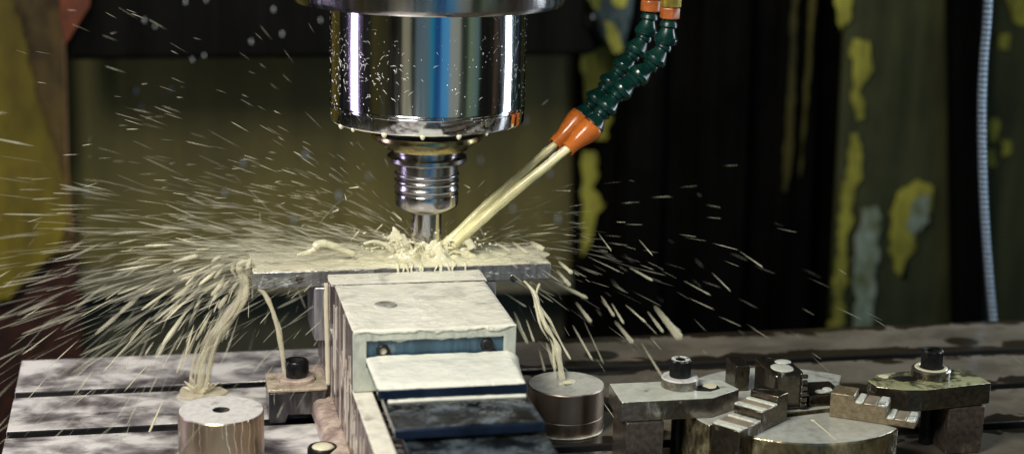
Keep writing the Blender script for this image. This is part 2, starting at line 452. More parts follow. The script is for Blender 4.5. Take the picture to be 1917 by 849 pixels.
def ball(bm, c, r, sq=(1, 1, 1), seg=10):
    n = max(4, seg//2+1)
    top = bm.verts.new((c[0], c[1], c[2]+r*sq[2])); bot = bm.verts.new((c[0], c[1], c[2]-r*sq[2])); rings = []
    for i in range(1, n):
        ph = math.pi*i/n; q = r*math.sin(ph)
        rings.append([bm.verts.new((c[0]+q*sq[0]*math.cos(2*math.pi*k/seg), c[1]+q*sq[1]*math.sin(2*math.pi*k/seg), c[2]+r*sq[2]*math.cos(ph))) for k in range(seg)])
    for k in range(seg):
        j = (k+1) % seg
        bm.faces.new((top, rings[0][k], rings[0][j])); bm.faces.new((bot, rings[-1][j], rings[-1][k]))
        for x, y in zip(rings, rings[1:]): bm.faces.new((x[k], y[k], y[j], x[j]))
    return bm

# ------------------------------------------------------------------ machine table
def build_table():
    x0, x1, d = -331, 1050, 28
    prof = [(-520, -70)]
    prof += [(-520, 0)]
    for yc in (-420, -319, -227, -136, -44.5, 48):
        prof += [(yc-7, 0), (yc-7, -d), (yc+7, -d), (yc+7, 0)]
    prof += [(139, 0), (139, -70)]
    bm = new()
    prism(bm, [(x0, y, z) for y, z in prof], 0, 0, axis=(x1-x0, 0, 0))
    bm.normal_update()
    for f in bm.faces:
        if f.calc_center_median().z < -2 and abs(f.normal.x) < .5: f.material_index = 1
    t = obj('machine_table', bm, ['table_top', plain('dark_slot_steel', (.035, .034, .036), .3, .5, .4, 60, .1, (.1, 1, 1))], None, 1.2, 0, origin=(0, 0, 0))  # darker steel on the faces inside the slots
    return tag(t, 'slotted steel machine table wet with milky coolant under the vise and clamps', 'machine table')
build_table()

# ------------------------------------------------------------------ spindle, holder, cutter
sp = thing('spindle', 'shiny scratched chrome spindle nose hanging above the workpiece', 'spindle', (0, 0, 236))
obj('flange', lathe(new(), [(0, 420), (107, 420), (107, 330), (105, 326), (78, 326), (0, 326)], (0, 0, 0), seg=128), 'ring_steel', sp)
obj('housing', lathe(new(), [(0, 325.7), (77.2, 325.7), (77.2, 247.6), (77.7, 246.8), (76.3, 246.0), (76.0, 244.8), (77.6, 244.0), (77.4, 243.4), (77.2, 234.2), (76.4, 233.0), (70, 232.6), (50, 232.6), (0, 232.6)], (0, 0, 0), seg=160), 'chrome', sp)
obj('nose_collar', lathe(new(), [(0, 232.4), (38, 232.4), (38, 223), (43.5, 222), (44.6, 220), (44.2, 217.6), (34, 211.6), (33, 209.5), (0, 209.5)], (0, 0, 0), seg=96, mats=[1, 1, 1, 0, 0, 0, 0, 0]), ['gold_ring', 'black'], sp)
bm = new(); rs = random.Random(14)
def on_cyl(a, z, r=77.2): return Vector((r*math.cos(a), r*math.sin(a), z))
for _ in range(190):                                          # short scratches, thickest where the tool changer rubs
    a0 = R(rs.choice((rs.gauss(205, 14), rs.gauss(226, 10), rs.uniform(170, 350), rs.uniform(170, 350)))); z0 = rs.choice((rs.gauss(282, 12), rs.uniform(240, 322)))
    da = rs.uniform(-.06, .06); dz = rs.gauss(0, 2.2)+da*rs.choice((20, -20, 0)); n_ = 5
    if z0+dz > 323 or z0+dz < 236: continue
    tube(bm, [on_cyl(a0+da*i/n_, z0+dz*i/n_+.5*math.sin(i), 77.22) for i in range(n_+1)], [.05, .13, .16, .15, .1, .04], 4)
for _ in range(180):
    a0 = R(rs.choice((rs.gauss(195, 16), rs.gauss(330, 14), rs.uniform(170, 355)))); z0 = rs.uniform(237, 323)
    ball(bm, on_cyl(a0, z0), abs(rs.gauss(.22, .12))+.1, (1, 1, rs.uniform(.9, 2.2)), 6)
tag(obj('scratches', bm, plain('bright_scratch', (.80, .79, .76), .35, .3, .1, 60, 0), sp, 0, 180), kind='stuff')
# rim of coolant clinging under the left half of the spindle
bm = new()
arc = []
for i in range(60):
    a = R(178+i*1.75); arc.append((76.0*math.cos(a), 76.0*math.sin(a), 233.0))
tube(bm, arc, [.62*(.25+.75*min(1, i/5, (59-i)/8))*(.8+.3*noise.noise(Vector((i*.3, 0, 0)))) for i in range(60)], 8)
tag(obj('coolant_bead', bm, 'coolant', None, origin=(0, 0, 233)), 'thin pale bead of coolant clinging along the lower rim of the spindle', 'coolant')
for px, py_, r in ((645, 238, 1.9), (668, 241, 1.5), (725, 250, 2.1), (793, 254, 1.9), (857, 252, 1.9), (907, 248, 1.2)):
    u = (px-801)/180.0*77
    p = Vector((u*.987-math.sqrt(max(0, 75.5**2-u*u))*.16, -math.sqrt(max(0, 75.5**2-u*u))*.987-u*.16, 232.6))
    bm = new()
    lathe(bm, [(0, 1.0), (r*1.25, .6), (r*1.02, -r*.5), (r*.78, -r*1.1), (r*.4, -r*1.5), (0, -r*1.6)], p, seg=12)
    tag(obj('hanging_drop', bm, 'coolant', None, 0, 180, origin=p), 'round coolant drop hanging from the bottom rim of the chrome spindle', 'drop', 'coolant drops under the spindle')

th = thing('tool_holder', 'turned steel tool holder with ringed collet nut held in the spindle', 'tool holder', (0, 0, 160))
obj('flange', lathe(new(), [(0, 209.3), (27, 209.3), (27, 206.2), (26.2, 205.6), (26.2, 203.8), (31.0, 203.6), (31.9, 202.9), (31.9, 199.6), (30.8, 198.4), (26, 197.2), (0, 197.2)], (0, 0, 0), seg=96), 'holder', th)
prof = [(0, 197), (24.8, 197), (24.8, 190.2)]
for zc in (188.6, 183.0, 177.2):
    prof += [(25.9, zc+.7), (26.1, zc), (25.9, zc-.9), (25.0, zc-1.8), (24.9, zc-3.6)]
prof += [(25.6, 173.0), (25.7, 172.4), (25.7, 164.5), (25.0, 163.0), (22.5, 160.5), (16, 157.4), (13.2, 156.8), (0, 156.8)]
obj('collet_nut', lathe(new(), prof, (0, 0, 0), seg=96), 'holder', th)
em = thing('end_mill', 'bright round cutter shank plunging into the coolant splash on the plate', 'cutter', (0, 0, 121))
obj('shank', lathe(new(), [(0, 156.6), (12.4, 156.6), (12.4, 132), (12.4, 131.6), (0, 131.6)], (0, 0, 0), seg=64), 'shank', em)
bm = new()                                                   # fluted end
for k in range(36):
    pass
seg, rows = 48, 14
rings = []
for i in range(rows+1):
    z = 131.4-i*10.2/rows; ring = []
    for k in range(seg):
        a = 2*math.pi*k/seg
        rr = 12.2-3.2*max(0, math.sin(4*(a+i*.09)))**2
        ring.append(bm.verts.new((rr*math.cos(a), rr*math.sin(a), z)))
    rings.append(ring)
for i in range(rows):
    for k in range(seg):
        j = (k+1) % seg; bm.faces.new((rings[i][k], rings[i][j], rings[i+1][j], rings[i+1][k]))
bm.faces.new(rings[0]); bm.faces.new(rings[-1][::-1])
obj('flutes', bm, 'shank', em)

# ------------------------------------------------------------------ workpiece plate
wp = thing('workpiece_plate', 'flat steel plate being milled, drenched in coolant, clamped across the vise', 'workpiece', (-22, -5, 107))
bm = new()
box(bm, -141.5, 96.5, -36, 24, 106.6, 120, top=1)
obj('plate_body', bm, ['plate_side', 'plate_top'], wp, .9)
for px, py_ in ((560, 523), (962, 521)):
    p = at_y(px, py_, -36)
    o = obj('drilled_hole', lathe(new(), [(0, .2), (2.7, .2), (2.9, .5), (3.5, .5), (3.7, 0), (3.7, -1)], (p.x, -36, p.z), (0, -1, 0), 28, mats=[1, 1, 0, 0, 0]), ['ring_steel', 'black'], wp)  # flat black disc painted as the hole's shaded inside
p = at_z(523, 500, 120)
bm = new()
prism(bm, [(p.x+13*math.cos(a)*1.0+(7 if math.cos(a) > 0 else -7)*.4, p.y+5*math.sin(a)) for a in [2*math.pi*i/28 for i in range(28)]], 119.5, 120.25)
obj('slot', bm, plain('slot_pool', (.10, .11, .14), .12, .5), wp)

# ------------------------------------------------------------------ vise
vz = thing('milling_vise', 'steel milling vise covered in white coolant gripping the plate', 'vise', (-22, -150, 0))
bed = obj('bed', box(box(new(), -82, -67, -440, 60, 20, 72, top=1), -66.8, 29, -440, 60, 20, 52), ['vise_side', 'cream_rail'], vz, 1.2)
bm = new()
box(bm, -97, 34, -430, 40, .3, 19.6)
obj('base_flange', bm, 'pink_wet', vz, 6, seg=3)
obj('fixed_jaw', box(box(new(), -94, 52, -35.5, 22, 62, 106.3), -80, 44, -35, 21, 20, 61.8), 'grey_jaw', vz, 1.5)
mj = obj('moving_jaw', box(new(), -82, 35.6, -186, -70.5, 72.3, 117, top=1), ['vise_side', 'vise_top'], vz, .9)
# front frame with the long recess
def frame(bm, xo0, xo1, zo0, zo1, xi0, xi1, zi0, zi1, y0, y1):
    out = [(xo0, zo0), (xo1, zo0), (xo1, zo1), (xo0, zo1)]; inn = [(xi0, zi0), (xi1, zi0), (xi1, zi1), (xi0, zi1)]
    V = {}
    for t, P in (('o', out), ('i', inn)):
        for k, (x, z) in enumerate(P):
            V[t, k, 0] = bm.verts.new((x, y0, z)); V[t, k, 1] = bm.verts.new((x, y1, z))
    for k in range(4):
        j = (k+1) % 4
        bm.faces.new((V['o', k, 0], V['o', j, 0], V['i', j, 0], V['i', k, 0]))
        bm.faces.new((V['o', k, 1], V['i', k, 1], V['i', j, 1], V['o', j, 1]))
        bm.faces.new((V['o', k, 0], V['o', k, 1], V['o', j, 1], V['o', j, 0]))
        bm.faces.new((V['i', k, 0], V['i', j, 0], V['i', j, 1], V['i', k, 1]))
    return bm
ff = obj('front_frame', frame(new(), -81.6, 35.2, 72.4, 116.4, -72, 26.3, 90, 109.6, -190, -186.2), 'vise_front', vz, .8)
obj('recess_panel', box(new(), -71.6, 26, -187.4, -186.4, 90.2, 109.4), 'blue_sheen_panel', vz)
for px, py_, cream in ((717, 656, 1), (912, 645, 0)):
    p = at_y(px, py_, -188)
    s_ = obj('cap_screw', lathe(new(), [(0, 0), (4.6, 0), (4.8, .4), (4.8, 2.2), (4.2, 2.9), (2.6, 2.9), (2.4, 1.2), (0, 1.2)], (p.x, -187.4, p.z), (0, -1, 0), 32, mats=[0]*6+[1]), ['black_oxide', 'black' if not cream else 'coolant'], vz)
# jaw plate lying in front of the work, rounded at its ends
pts = [(-84.5, -70.3), (38, -70.3), (38.5, -46), (36, -38.6), (-81, -38.6), (-85.5, -44), (-86, -58)]
obj('jaw_plate', prism(new(), pts, 86, 117.6, top=1), ['vise_side', 'vise_top'], vz, 2.0, seg=3)
# coolant lying thick on the jaw
def pool(name, outline, z, h, mat, parent, seed, n=90, thr=-.25, bub=0):
    """a skin of liquid of uneven thickness with a wandering edge over a rectangle x0,x1,y0,y1 (a warped grid)"""
    x0, x1, y0, y1 = outline
    bm = new(); nx = n; ny = max(6, int(n*(y1-y0)/(x1-x0))); vs = {}
    for i in range(nx+1):
        for j in range(ny+1):
            u, v = i/nx, j/ny
            e = min(u, 1-u)*(x1-x0); f = min(v, 1-v)*(y1-y0)
            x = x0+u*(x1-x0); y = y0+v*(y1-y0)
            ed = min(e, f)
            q = Vector((x*.05, y*.08, seed)); nn = noise.fractal(q, 1, 2, 5)
            t = h*(.55+.5*nn)*min(1, ed/2.5)**.5
            t += h*.35*noise.noise(Vector((x*.22, y*.3, seed+3)))*min(1, ed/3)
            vs[i, j] = bm.verts.new((x, y, z+max(t, -.15)))
    for i in range(nx):
        for j in range(ny):
            bm.faces.new((vs[i, j], vs[i+1, j], vs[i+1, j+1], vs[i, j+1]))
    return obj(name, bm, mat, parent, 0, 180)
def mat_pool(name, col, hole, cover, scale):
    k = Mat(name)
    n1 = k.noise(scale, 4, .55, k.mapping((1, 1.2, 1)), .6); n2 = k.noise(scale*3, 3)
    c = .5+(.5-cover)*.42
    mk = k.rng(k.math('ADD', k.math('MULTIPLY', n1, .8), k.math('MULTIPLY', n2, .2)), c-.10, c+.08)
    k.set('Base Color', k.mix(mk, hole, k.mix(k.rng(n2, .3, .7), tuple(x*.90 for x in col), col)))
    bub = k.voro(150, k.mapping((1, 1.2, 1)))
    rim = k.math('MULTIPLY', k.math('MULTIPLY', k.rng(bub, .20, .28), k.rng(bub, .40, .32)), k.rng(k.noise(30, 2), .54, .6))
    k.set('Roughness', k.rng(n2, .3, .7, .05, .16)); k.bump(k.math('ADD', k.math('ADD', mk, k.math('MULTIPLY', n2, .9)), k.math('MULTIPLY', rim, .5)), .55, .0016)
    return k.m
M['pool_vise'] = mat_pool('vise_coolant_skin', (.82, .80, .69), (.38, .38, .36), .74, 20)
M['pool_cover'] = mat_pool('cover_coolant_skin', (.80, .80, .71), (.30, .34, .36), .98, 36)
M['pool_plate'] = mat_pool('plate_coolant_skin', (.80, .75, .57), (.36, .33, .26), .74, 40)
pool('coolant_skin', (-81.2, 35, -189.4, -71), 117.0, 1.1, 'pool_vise', vz, 1.0)
pool('coolant_skin', (-84, 37, -69, -40), 117.7, .9, 'pool_vise', vz, 5.0)
pool('coolant_skin', (-140.6, 95.6, -35, 23.4), 120.1, 1.0, 'pool_plate', wp, 9.0, 150)
p = at_z(722, 572, 117)
obj('bolt_cap', lathe(new(), [(0, 117.2), (8.4, 117.2), (8.4, 118.1), (7.9, 118.4), (0, 118.4)], (p.x, p.y, 0), seg=40), film('wet_bolt_cap', (.26, .26, .26), (.66, .65, .58), .62, .4, .25, 60, (1, 1, 1), .3, .15, .2), vz)
def hang(name, x0, x1, y, z, amp, seed, mat, parent, n=120):
    """coolant folding over an edge and hanging down in uneven tongues"""
    bm = new(); rows = []
    for i in range(n+1):
        x = x0+(x1-x0)*i/n; q = noise.fractal(Vector((x*.075, seed, 0)), 1, 2, 4); L = amp*max(.18, .55+.9*q); e = min(1, min(i, n-i)/5)
        col = []
        for j in range(9):
            f = j/8; t = (.35+.75*math.sin(math.pi*min(1, .12+f*.80))*(.5+f))*e
            col.append(bm.verts.new((x, y-t*(.9+.3*q)+(.75 if j == 0 else 0), z+.5-L*f**1.3 if j else z+.9)))
        col.append(bm.verts.new((x, y+.05, z+.5-L-.25)))
        rows.append(col)
    for a, b in zip(rows, rows[1:]):
        for j in range(len(a)-1): bm.faces.new((a[j], b[j], b[j+1], a[j+1]))
    return obj(name, bm, mat, parent, 0, 180)
hang('coolant_drips', -81.4, 35, -190.1, 117, 4.2, 2.0, 'pool_vise', vz)
hang('coolant_drips', -70.5, 25, -187.3, 109.2, 1.6, 6.0, 'pool_vise', vz)
# telescoping way covers stepping down towards the operator
def cover(name, x0, x1, y0, y1, z, mat_top, skin=None, dents=()):
    c = obj(name, box(new(), x0, x1, y0, y1, z-2.2, z, top=1), ['cover_lip', mat_top], vz, .6)
    obj('lip', box(box(new(), x0-.4, x1+.4, y0-2.2, y0-.05, z-6.8, z-.25), x0+.5, x1-.5, y0+.2, y1, z-7, z-2.4), 'cover_lip', c, .8)
    return c
c1 = cover('step_cover', -72.2, 28.8, -253, -190.4, 96, 'cover_white')
# a thick sheet of coolant over the first step with a torn front edge
bm = new(); vs = {}
nx, ny = 110, 60
for i in range(nx+1):
    for j in range(ny+1):
        u, v = i/nx, j/ny
        x = -72.6+u*(37.2+72.6-(1-v)*8.6)
        fr = -253.4+2.2+2.4*noise.fractal(Vector((x*.09, 2.2, 0)), 1, 2, 5)
        y = fr+(v**.8)*(-190.2-fr)
        ed = min(u*100, (1-u)*100, v*60)
        t = 1.5*min(1, ed/3)**.5+.5*noise.fractal(Vector((x*.06, y*.06, 4)), 1, 2, 4)*min(1, ed/4)
        if v > .82: t += (v-.82)*12*(.5+.5*noise.noise(Vector((x*.08, 0, 7))))
        # right rear corner runs off over the edge
        if x > 28.6: t -= (x-28.6)*.5
        vs[i, j] = bm.verts.new((x, y, 96.05+t-.1))
for i in range(nx):
    for j in range(ny): bm.faces.new((vs[i, j], vs[i+1, j], vs[i+1, j+1], vs[i, j+1]))
obj('coolant_sheet', bm, 'pool_cover', c1, 0, 180)
hang('coolant_drips', -72, 28, -253.3, 95.6, 1.8, 11.0, 'pool_cover', c1)
c2 = cover('step_cover', -68.5, 29.6, -306, -238, 87.6, 'cover_wet')
bm = new(); tube(bm, spline([(-66, -255.9, 87.6), (-40, -256.3, 88.0), (-5, -256, 87.8), (28, -256.4, 87.7)], 40), [1.6+.4*noise.noise(Vector((i*.4, 0, 0))) for i in range(40)], 8)
obj('coolant_line', bm, 'pool_cover', c2)
c3 = cover('step_cover', -62.8, 31.5, -352, -294, 78, 'cover_wet')
c4 = cover('step_cover', -58, 33, -420, -340, 69, 'cover_wet')
# runs of coolant down the left flank
bm = new()
for k in range(46):
    y = random.uniform(-300, -45); z1 = random.uniform(60, 114) if y > -185 else random.uniform(40, 70)
    L = random.uniform(15, 60); x = -82.2 - (0 if y < -72 else 0)
    pts = [(x, y+1.2*noise.noise(Vector((k, t*.5, 0))), z1-L*t/9) for t in range(10)]
    r0 = random.uniform(.35, .9)
    tube(bm, pts, [r0*(.35+.1*t)*(1 if t < 8 else 1.25) if t < 9 else r0*.3 for t in range(10)], 6)
obj('coolant_runs', bm, liquid('thin_runs', (.70, .62, .54), .8, .2), vz, 0, 180)
# vertical run in front of the left corner of the jaw plate
bm = new(); tube(bm, spline([(-86.6, -58, 116), (-87.2, -60, 100), (-86.8, -61, 80), (-86.5, -63, 60), (-86.4, -66, 36)], 30), [1.9+.5*noise.noise(Vector((i*.5, 1, 0))) for i in range(30)], 8)
obj('coolant_run', bm, 'stream', vz, 0, 180)

# ------------------------------------------------------------------ things on the left of the table
cb = thing('hold_down_block', 'dark clamp block wet with tan coolant behind the left round block', 'clamp', (-108, -36, 0))
bm = new()
pr = [(-131, .4), (-118, .4), (-116, 7), (-98, 7), (-96, .4), (-91, .4), (-85.5, 26), (-131, 26)]
prism(bm, [(x, -51, z) for x, z in pr], 0, 0, axis=(0, 40, 0))
obj('block', bm, film('dark_wet_block', (.05, .046, .052), (.22, .205, .2), .2, .5, .25, 36, (1, 1, .25), .35, .2, .4), cb, 1.0)
obj('coolant_cap', prism(new(), [(-132, -52), (-108, -52.6), (-85, -51.5), (-84.2, -30), (-86, -11), (-131.4, -10.4)], 26.2, 29.4), film('tan_wet_cap', (.36, .28, .20), (.64, .55, .42), .6, .1, .3, 40, (1, 1, 1), .35, .2, .4), cb, 1.4, seg=3)
hn = thing('hold_down_nut', 'dark nut on a wet washer on top of the dark clamp block', 'nut', (-108, -30, 29.5))
obj('washer', lathe(new(), [(0, 29.5), (14.5, 29.5), (14.8, 30.2), (14.8, 32.2), (14, 33), (0, 33)], (-108, -31, 0), seg=40), 'pink_wet', hn)
obj('nut', lathe(new(), [(0, 33.1), (9.6, 33.1), (10, 34), (10, 44.5), (9, 46), (6, 46), (5.5, 43), (0, 43)], (-108, -31, 0), seg=24, mats=[0]*5+[1, 1]), ['black_oxide', 'black'], hn)

lb = thing('round_block', 'bronze toned steel cylinder with small centre hole, streaked with running coolant', 'steel cylinder', (-172, -150, 0), 'round steel blocks on the table')
obj('barrel', lathe(new(), [(0, .3), (29.5, .3), (30.6, 1.4), (30.6, 49.2), (29.9, 50), (6.2, 50), (5.6, 49), (5.6, 36), (0, 36)], (-172, -150, 0), seg=96, mats=[0, 0, 0, 0, 1, 2, 2, 2]), ['block_side', 'block_top', 'black'], lb)
rb = thing('round_block', 'low dark steel cylinder with grey wet top beside the stepped covers', 'steel cylinder', (99, -88, 0), 'round steel blocks on the table')
obj('barrel', lathe(new(), [(0, .3), (29.6, .3), (30.2, 1.2), (30.2, 12.0), (29.9, 12.3), (29.9, 12.7), (30.2, 13), (30.2, 35.2), (29.5, 36), (4.6, 36), (4.2, 35), (4.2, 33), (0, 33)], (99, -88, 0), seg=96, mats=[0]*8+[1, 2, 2, 2]),
    [steel('dark_block_side', (.48, .39, .31), .38, (1, 1, .06), .14), film('grey_wet_top', (.3, .3, .28), (.56, .56, .50), .9, .4, .3, 30, (1, 1, 1), .3, .25, .12), 'black'], rb)
bm = new(); ball(bm, (101, -86, 35.8), 3.6, (1.5, 1, .5)); ball(bm, (104, -83, 35.8), 3, (1.4, 1, .55)); ball(bm, (96, -88, 35.9), 2.2, (1.4, 1, .4))
obj('coolant_puddle', bm, 'coolant', rb, 0, 180)
bm = new()
pts = [(99+(31.5+2.5*noise.noise(Vector((math.cos(a)*1.6, math.sin(a)*1.6, 2))))*math.cos(a), -88+(31.5+2.5*noise.noise(Vector((math.cos(a)*1.6, math.sin(a)*1.6, 2))))*math.sin(a)) for a in [2*math.pi*i/60 for i in range(60)]]
prism(bm, pts, .1, 1.5)
tag(obj('coolant_puddle', bm, 'vise_top', None, .6, origin=(99, -88, 0)), 'wet ring of coolant around the foot of the low dark steel cylinder', 'coolant')
st = thing('round_stud', 'small dark round stud with cream coolant pooled on its top', 'stud', (-99.5, -155, 0))
obj('stud_body', lathe(new(), [(0, .3), (11.2, .3), (11.2, 18.5), (10.2, 20), (8.6, 20), (8.0, 19), (0, 19)], (-99.5, -155, 0), seg=40), 'black_oxide', st)
bm = new(); ball(bm, (-99.5, -154.5, 19.4), 8, (1, 1, .28), 20)
obj('coolant_puddle', bm, 'coolant', st, 0, 180)

# ------------------------------------------------------------------ strap clamps on the right
ZT = 55.0
def P2(px, py_, z=ZT):
    v = at_z(px, py_, z); return (v.x, v.y)
def socket_screw(cx, cy, z0, head_r, head_h, label, wash_r, wash_h, wlabel, shaft_r, top_mat='screw_top', wash_mats=('clamp_steel', 'block_top')):
    wsh = obj('washer', lathe(new(), [(0, z0), (wash_r-.5, z0), (wash_r, z0+.5), (wash_r, z0+wash_h-1), (wash_r-1, z0+wash_h), (0, z0+wash_h)], (cx, cy, 0), seg=64, mats=[0, 0, 0, 1, 1]), list(wash_mats), None, origin=(cx, cy, z0))
    tag(wsh, wlabel, 'washer', 'thick washers under the cap screws')
    t = thing('cap_screw', label, 'screw', (cx, cy, z0+wash_h), 'socket cap screws of the strap clamps')
    zb = z0+wash_h+.1
    seg = 72; bm = new()                                      # knurled head
    prof = [(0, zb), (head_r-.3, zb), (head_r, zb+.4), (head_r, zb+head_h-1.2), (head_r-1, zb+head_h)]
    rings = []
    for r, z in prof[1:]:
        rings.append([bm.verts.new((cx+(r-(.28 if k % 2 else 0))*math.cos(2*math.pi*k/seg), cy+(r-(.28 if k % 2 else 0))*math.sin(2*math.pi*k/seg), z)) for k in range(seg)])
    for a, b in zip(rings, rings[1:]):
        for k in range(seg):
            j = (k+1) % seg; bm.faces.new((a[k], a[j], b[j], b[k]))
    bm.faces.new(rings[0][::-1])
    hx = [[bm.verts.new((cx+head_r*.50*math.cos(2*math.pi*k/6+.3), cy+head_r*.52*math.sin(2*math.pi*k/6+.3), z)) for k in range(6)] for z in (zb+head_h-.4, zb+head_h-5)]
    for k in range(6):                                        # ring between knurl and socket
        top = rings[-1][k*12:(k+1)*12+1] if k < 5 else rings[-1][60:72]+[rings[-1][0]]
        for q in range(len(top)-1):
            f = bm.faces.new((top[q], top[q+1], hx[0][k])); f.material_index = 1
        f = bm.faces.new((top[-1], hx[0][(k+1) % 6], hx[0][k])); f.material_index = 1
        bm.faces.new((hx[0][k], hx[0][(k+1) % 6], hx[1][(k+1) % 6], hx[1][k]))
    bm.faces.new(hx[1])
    obj('head', bm, ['black_oxide', top_mat], t, 0, 30)
    obj('shaft', lathe(new(), [(0, .5), (shaft_r, .5), (shaft_r, z0-16), (0, z0-16)], (cx, cy, 0), seg=32), 'black_oxide', t)
def strap(poly, z, thick, slot, mats, label, loc):
    t = thing('clamp_strap', label, 'strap clamp', loc, 'strap clamps gripping the chuck')
    obj('bar', prism(new(), poly, z-thick, z, top=1), mats, t, .8)
    obj('slot', prism(new(), slot, z-.6, z+.12), 'black', t)  # flat black slab painted as the slot's shaded inside
    return t
# nearer left clamp
poly = [P2(1164, 752), P2(1335, 744), P2(1384, 727), P2(1352, 711), P2(1330, 709), P2(1140, 717)]
x0, y0 = poly[0]
strap(poly, ZT, 15.5, [P2(1303, 731), P2(1330, 732), P2(1348, 727), P2(1343, 720), P2(1325, 718), P2(1303, 722)], ['clamp_steel', 'clamp_top'],
      'grey steel clamp strap with pale wet top left of the chuck', (x0+30, y0+20, 0))
bm = new(); c = at_z(1330, 723, ZT); prism(bm, [(c.x+5.2*math.cos(a)*(1+.2*math.sin(3*a)), c.y+5*math.sin(a)) for a in [2*math.pi*i/24 for i in range(24)]], ZT+.15, ZT+.7)
tag(obj('coolant_puddle', bm, 'coolant', None, .2, origin=(c.x, c.y, ZT)), 'blob of white coolant in the slot of the left clamp strap', 'coolant')
a = P2(1174, 792, ZT-15.8); b = P2(1243, 787, ZT-15.8)
sb = thing('support_block', 'upright rectangular steel block under the left clamp strap', 'support block', (a[0]+13, a[1]+15, 0), 'support blocks under the strap clamps')
obj('block', box(new(), a[0], b[0], a[1]+.5, a[1]+38, .3, ZT-15.8), film('brown_steel', (.27, .225, .19), (.36, .34, .29), .06, .8, .26, 50, (1, 1, .5), .3, .3, .25, 1.0, 1.0), sb, .8)
wc = at_z(1272, 722, ZT)
socket_screw(wc.x, wc.y, ZT, 8.1, 13.5, 'knurled black cap screw on the left clamp strap, white coolant in its socket', 14.2, 8.0, 'thick steel washer with white wet top on the left clamp strap', 4.9)
# farther right clamp
poly = [P2(1737, 729), P2(1856, 716), P2(1808, 689), P2(1690, 694), P2(1640, 700), P2(1624, 712), P2(1640, 722), P2(1690, 729)]
x1, y1 = poly[0]
strap(poly, ZT, 17, [P2(1668, 708), P2(1690, 714), P2(1718, 712), P2(1716, 705), P2(1700, 703), P2(1676, 704)], ['jaw_dark', 'clamp_top_olive'],
      'brown steel clamp strap with olive wet top right of the chuck', (x1+25, y1+20, 0))
bm = new(); c = at_z(1655, 705, ZT); prism(bm, [(c.x+3.8*math.cos(a)*(1+.2*math.sin(3*a)), c.y+4*math.sin(a)) for a in [2*math.pi*i/24 for i in range(24)]], ZT+.15, ZT+.7)
tag(obj('coolant_puddle', bm, 'coolant', None, .2, origin=(c.x, c.y, ZT)), 'blob of white coolant at the tip of the right clamp strap', 'coolant')
a = P2(1778, 764, ZT-17.3); b = P2(1843, 759, ZT-17.3)
sb = thing('support_block', 'upright rectangular steel block under the right clamp strap', 'support block', (a[0]+13, a[1]+15, 0), 'support blocks under the strap clamps')
obj('block', box(new(), a[0], b[0], a[1]+.5, a[1]+38, .3, ZT-17.3), film('brown_steel_dry', (.24, .185, .16), (.32, .28, .24), .05, .8, .26, 50, (1, 1, .5), .3, .3, .25, 1.0, 1.0), sb, .8)
wc = at_z(1742, 703, ZT)
socket_screw(wc.x, wc.y, ZT, 8.3, 14.5, 'black cap screw with bright rim on the right clamp strap', 15.0, 7.0, 'thick brown washer with a pale inner ring on the right clamp strap', 5.2, 'ring_steel', ('jaw_dark', 'clamp_steel'))
bm = new(); lathe(bm, [(9.2, ZT+7.1), (9.8, ZT+7.7), (12.2, ZT+7.7), (12.8, ZT+7.1)], (wc.x, wc.y, 0), seg=40)
tag(obj('coolant_ring', bm, 'coolant', None, origin=(wc.x, wc.y, ZT+7)), 'white ring of coolant around the cap screw on the right clamp strap', 'coolant')
obj_post = thing('support_post', 'black round post standing under the right clamp strap', 'post', (wc.x+9, wc.y+6, 0))
obj('post_body', lathe(new(), [(0, .3), (5.6, .3), (5.6, ZT-17.4), (0, ZT-17.4)], (wc.x+11, wc.y+5, 0), seg=32), 'black_oxide', obj_post)

